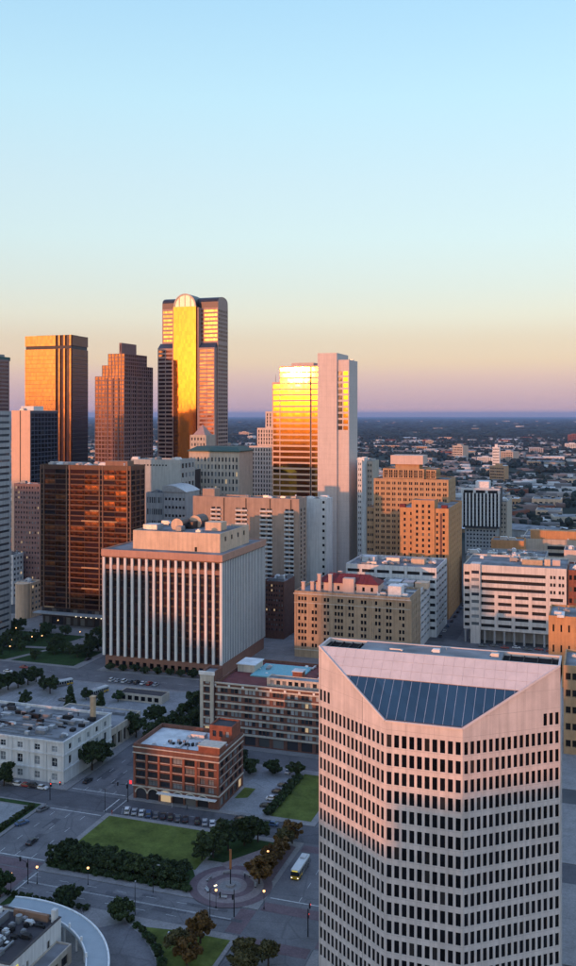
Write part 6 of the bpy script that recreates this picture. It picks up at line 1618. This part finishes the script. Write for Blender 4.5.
# ------------------------------------------------------------------ a few people on foot
plain('cloth_dark', (0.03, 0.035, 0.05), 0.9); plain('cloth_pale', (0.42, 0.44, 0.48), 0.9); plain('cloth_red', (0.25, 0.05, 0.04), 0.9); plain('hair', (0.02, 0.015, 0.01), 0.7)
def person(u, v, rz, mat, label):
    pts = [(0, 0, .95, .13), (0, 0, 1.15, .14), (0, 0, 1.38, .15), (0, 0, 1.50, .06), (.01, 0, 1.57, .075), (.01, 0, 1.68, .09), (.0, 0, 1.76, .06),
           (.0, .19, 1.42, .06), (-.06, .24, 1.16, .048), (.06, .25, .92, .036), (.10, .25, .84, .03), (.0, -.19, 1.42, .06), (.07, -.24, 1.16, .048), (.20, -.24, .95, .036), (.25, -.24, .88, .03),
           (.02, .10, .86, .09), (.14, .10, .50, .065), (.06, .10, .08, .045), (.20, .11, .05, .04), (-.02, -.10, .86, .09), (.0, -.10, .50, .065), (-.22, -.10, .12, .045), (-.10, -.11, .06, .04)]
    ed = [(0, 1), (1, 2), (2, 3), (3, 4), (4, 5), (5, 6), (2, 7), (7, 8), (8, 9), (9, 10), (2, 11), (11, 12), (12, 13), (13, 14), (0, 15), (15, 16), (16, 17), (17, 18), (0, 19), (19, 20), (20, 21), (21, 22)]
    me = bpy.data.meshes.new('person'); me.from_pydata([p[:3] for p in pts], ed, []); me.materials.append(M[mat])
    o = link('person', me, None, (u, v, KERB), rz); tag(o, label, 'person')
    sk = o.modifiers.new('skin', 'SKIN'); o.modifiers.new('smooth', 'SUBSURF').render_levels = 1
    for i, p in enumerate(pts): me.skin_vertices[0].data[i].radius = (p[3], p[3])
    me.skin_vertices[0].data[0].use_root = True
    h = MB(); n = 8
    for i in range(3):
        t0, t1 = math.pi / 2 * i / 3, math.pi / 2 * (i + 1) / 3
        for j in range(n):
            a0, a1 = 2 * math.pi * j / n, 2 * math.pi * (j + 1) / n; P = lambda t, a: (.11 * math.cos(t) * math.cos(a), .10 * math.cos(t) * math.sin(a), 1.70 + .12 * math.sin(t))
            h.face([P(t0, a0), P(t0, a1), P(t1, a1), P(t1, a0)])
    h.build('hair', 'hair', o)
person(*G(172, 808), 0.2, 'cloth_pale', 'person in pale clothes walking before the museum canopy')
person(*G(187, 810.5), 3.3, 'cloth_dark', 'person in dark clothes walking before the museum canopy')
person(*G(112, 815), 1.9, 'cloth_red', 'person in a red top at the avenue corner of the lawn')
person(*G(245, 880), 2.5, 'cloth_dark', 'person in dark clothes crossing the ringed plaza')

# ------------------------------------------------------------------ the city beyond: low buildings and trees over the plain
frn = random.Random(77)
def far_meshes():
    out = []
    for k in range(6):
        mb = MB(); rn = random.Random(k)
        if k < 3:       # flat sheds with parapet, monitor and units
            mb.box(0, 0, 0, 1, 1, 1, 0); mb.box(.04, .04, 1.002, .96, .96, 1.03, 1)
            for i in range(4): x, y = rn.uniform(.1, .8), rn.uniform(.1, .8); mb.box(x, y, 1.03, x + .08, y + .1, 1.03 + rn.uniform(.1, .3), 2)
            for i in range(5): mb.box(.08 + i * .18, -.012, .25, .18 + i * .18, -.002, .6, 2)
        elif k < 5:     # gabled
            mb.box(0, 0, 0, 1, 1, .7, 0); mb.face([(-.04, -.04, .7), (1.04, -.04, .7), (1.04, .5, 1.1), (-.04, .5, 1.1)], 1); mb.face([(1.04, 1.04, .7), (-.04, 1.04, .7), (-.04, .5, 1.1), (1.04, .5, 1.1)], 1)
            mb.face([(0, 0, .7), (0, .5, 1.08), (0, 1, .7)], 0); mb.face([(1, 0, .7), (1, 1, .7), (1, .5, 1.08)], 0)
        else:           # mid-rise with window rows
            mb.box(0, 0, 0, 1, 1, 1, 0); mb.box(.3, .3, 1.002, .7, .7, 1.12, 0)
            for r in range(5):
                for c in range(7): mb.box(.06 + c * .13, -.01, .08 + r * .18, .14 + c * .13, -.002, .17 + r * .18, 2)
        out.append(mb)
    return out
fm = far_meshes(); fcols = [('white_concrete', 'roof_white'), ('beige_concrete', 'roof_grey'), ('grey_concrete', 'roof_grey'), ('red_brick', 'roof_dark'), ('tan_brick', 'roof_white'), ('cream_stone', 'roof_grey')]
fc = {}
names = ('warehouse', 'warehouse', 'warehouse', 'gabled_shed', 'gabled_shed', 'mid_rise')
flab = ('flat-roofed warehouse on the plain behind downtown', 'gabled shed on the plain behind downtown', 'small mid-rise on the plain behind downtown')
occupied = []
for i in range(300):
    # spread so that nearer ones show larger
    d = 900 * (6.5 ** (i / 299.0)) + frn.uniform(-40, 40); ang = frn.uniform(-17.6, 17.6)
    if ang < 2 and d < 1500 and frn.random() < .7: ang = frn.uniform(2, 17.6)
    a = YAW - R(ang); u, v = -d * math.sin(a), d * math.cos(a)
    k = frn.choice((0, 1, 2, 0, 1, 3, 4, 5)); cm = frn.choice(fcols)
    if k == 5: w, dd, h = frn.uniform(20, 40), frn.uniform(14, 24), frn.uniform(14, 34)
    else: w, dd, h = frn.uniform(16, 60), frn.uniform(14, 40), frn.uniform(5, 11)
    if d > 2500: w *= 1.5; dd *= 1.4; h *= 1.25
    key = (k, cm)
    if key not in fc: fc[key] = fm[k].mesh(names[k], [cm[0], cm[1], 'glass'])
    if any(abs(u - o_[0]) < (w + o_[2]) * .6 and abs(v - o_[1]) < (dd + o_[3]) * .6 for o_ in occupied): continue
    occupied.append((u, v, w, dd))
    o = link(names[k], fc[key], None, (u, v, 0), R(frn.choice((0, 0, 8, -25))))
    o.scale = (w, dd, h)
    j = 0 if k < 3 else (1 if k < 5 else 2)
    tag(o, flab[j], 'building', ('warehouses', 'gabled sheds', 'small mid-rises')[j] + ' on the plain')
for i in range(60):
    d = frn.uniform(5500, 19000); a = YAW - R(frn.uniform(-17.4, 17.4)); k = frn.choice((0, 1, 2)); cm = fcols[frn.choice((0, 1, 5))]
    key = (k, cm)
    if key not in fc: fc[key] = fm[k].mesh(names[k], [cm[0], cm[1], 'glass'])
    o = link('far_warehouse', fc[key], None, (-d * math.sin(a), d * math.cos(a), 0), R(frn.choice((0, 8))))
    o.scale = (frn.uniform(30, 110), frn.uniform(30, 60), frn.uniform(7, 17))
    tag(o, 'pale sunlit warehouse far out near the horizon', 'building', 'pale warehouses near the horizon')
# pale tower block far out
r_, W_, D_, H_, u_ = midrise('far_white_block', 'lone white block standing out on the far plain', 492.5, 499.5, None, 2150, 447.5, 'white_paint', (6, 8), None, win='glass', cat='building', dmin=22, clutter=2)
MB().box(W_ * .3, 4, H_, W_ * .7, 14, H_ + 7).build('plant_room', 'white_paint', r_)

def spread(g, n, d0, ratio, pw):
    d = d0 * (ratio ** g.uniform(0, 1, n) ** pw); a = YAW - np.radians(g.uniform(-19.5, 19.5, n))
    return -d * np.sin(a), d * np.cos(a), d
def clear_of(x, y, pad):
    ok = ~((np.hypot(x, y) < 1000) & (x < -60))
    for u, v, w, dd in occupied: ok &= ~((np.abs(x - u - w / 2) < w / 2 + pad) & (np.abs(y - v - dd / 2) < dd / 2 + pad))
    for (x0, y0), (x1, y1), hw in (((-900, 1516), (1500, 1436), 26), ((-200, 2520), (2600, 2170), 30), ((320, 640), (600, 3400), 30)):
        L_ = math.hypot(x1 - x0, y1 - y0); ok &= np.abs((x - x0) * (y1 - y0) - (y - y0) * (x1 - x0)) / L_ > hw
    return ok
def far_rooftops():
    g = np.random.default_rng(9); x, y, d = spread(g, 5200, 900, 6.0, .85)
    f = np.sin(x * .006 + 2.0) * np.sin(y * .005) + g.normal(size=len(x)) * .5
    ok = clear_of(x, y, 14) & (f > -.2); x, y, d = x[ok], y[ok], d[ok]; n = len(x)
    w = g.uniform(8, 30, n) * (1 + d / 5000); dd = g.uniform(8, 22, n) * (1 + d / 5000); h = g.uniform(3, 8.5, n)
    bx = np.array([(0, 0, 0), (1, 0, 0), (1, 1, 0), (0, 1, 0), (0, 0, 1), (1, 0, 1), (1, 1, 1), (0, 1, 1)], float)
    v = bx[None] * np.stack([w, dd, h], 1)[:, None, :]
    t = g.choice([0, .12, -.3], n); c_, s_ = np.cos(t)[:, None], np.sin(t)[:, None]
    vx = v[:, :, 0] * c_ - v[:, :, 1] * s_ + x[:, None]; vy = v[:, :, 0] * s_ + v[:, :, 1] * c_ + y[:, None]
    v = np.stack([vx, vy, v[:, :, 2]], 2)
    fq = np.array([(0, 1, 5, 4), (1, 2, 6, 5), (2, 3, 7, 6), (3, 0, 4, 7), (4, 5, 6, 7)])
    me = mesh_np('far_rooftops', v.reshape(-1, 3), (fq[None] + (np.arange(n) * 8)[:, None, None]).reshape(-1, 4), 'far_roofs')
    o = link('far_rooftops', me, kind='stuff'); o['label'] = 'carpet of small low houses and sheds on the far plain'
far_rooftops()
def woods():
    t = (1 + 5 ** .5) / 2
    iv = np.array([(-1, t, 0), (1, t, 0), (-1, -t, 0), (1, -t, 0), (0, -1, t), (0, 1, t), (0, -1, -t), (0, 1, -t), (t, 0, -1), (t, 0, 1), (-t, 0, -1), (-t, 0, 1)]) / math.sqrt(1 + t * t)
    fa = np.array([(0, 11, 5), (0, 5, 1), (0, 1, 7), (0, 7, 10), (0, 10, 11), (1, 5, 9), (5, 11, 4), (11, 10, 2), (10, 7, 6), (7, 1, 8), (3, 9, 4), (3, 4, 2), (3, 2, 6), (3, 6, 8), (3, 8, 9), (4, 9, 5), (2, 4, 11), (6, 2, 10), (8, 6, 7), (9, 8, 1)])
    g = np.random.default_rng(5); V_, F_ = [], []; base = 0
    for n, d0, ratio, lo, hi, thr, zs in ((26000, 820, 9.0, 2.6, 5.2, .15, .95), (9000, 5500, 5.5, 14, 60, .1, .16)):
        x, y, d = spread(g, n, d0, ratio, .9)
        f = np.sin(x * .011 + 1.3) * np.sin(y * .009 + .4) + np.sin(x * .027 + y * .019) * .6 + g.normal(size=n) * .45 + np.clip((d - 2600) / 4000, 0, .6)
        ok = (f > thr) & clear_of(x, y, 5); x, y, d = x[ok], y[ok], d[ok]; n = len(x)
        s_ = g.uniform(lo, hi, n) * (1 + d / 6000 if d0 < 1000 else 1)
        v = iv[None] * g.uniform(.65, 1.3, (n, 12, 1)) * np.stack([s_, s_, s_ * zs], 1)[:, None, :]
        v[:, :, 0] += x[:, None]; v[:, :, 1] += y[:, None]; v[:, :, 2] += (s_ * zs * .9)[:, None]
        V_.append(v.reshape(-1, 3)); F_.append((fa[None] + (np.arange(n) * 12)[:, None, None]).reshape(-1, 3) + base); base += n * 12
    me = mesh_np('far_woods', np.concatenate(V_), np.concatenate(F_), 'leaf_far')
    o = link('far_woods', me, kind='stuff'); o['label'] = 'dark woods and street trees spread over the far plain'
woods()

# ------------------------------------------------------------------ haze
m = bpy.data.materials.new('haze_air'); m.use_nodes = True; t = m.node_tree
t.nodes.remove(t.nodes['Principled BSDF'])
pv = t.nodes.new('ShaderNodeVolumePrincipled'); pv.inputs['Color'].default_value = (0.44, 0.60, 1.0, 1); pv.inputs['Density'].default_value = HAZE if 'HAZE' in globals() else 3.6e-5; pv.inputs['Anisotropy'].default_value = 0.5
t.links.new(pv.outputs[0], t.nodes['Material Output'].inputs['Volume'])
mb = MB(); mb.box(-62000, -62000, -1.5, 62000, 62000, 262); o = mb.build('haze', m, kind='stuff'); o['label'] = 'thin evening haze over the city and plain'
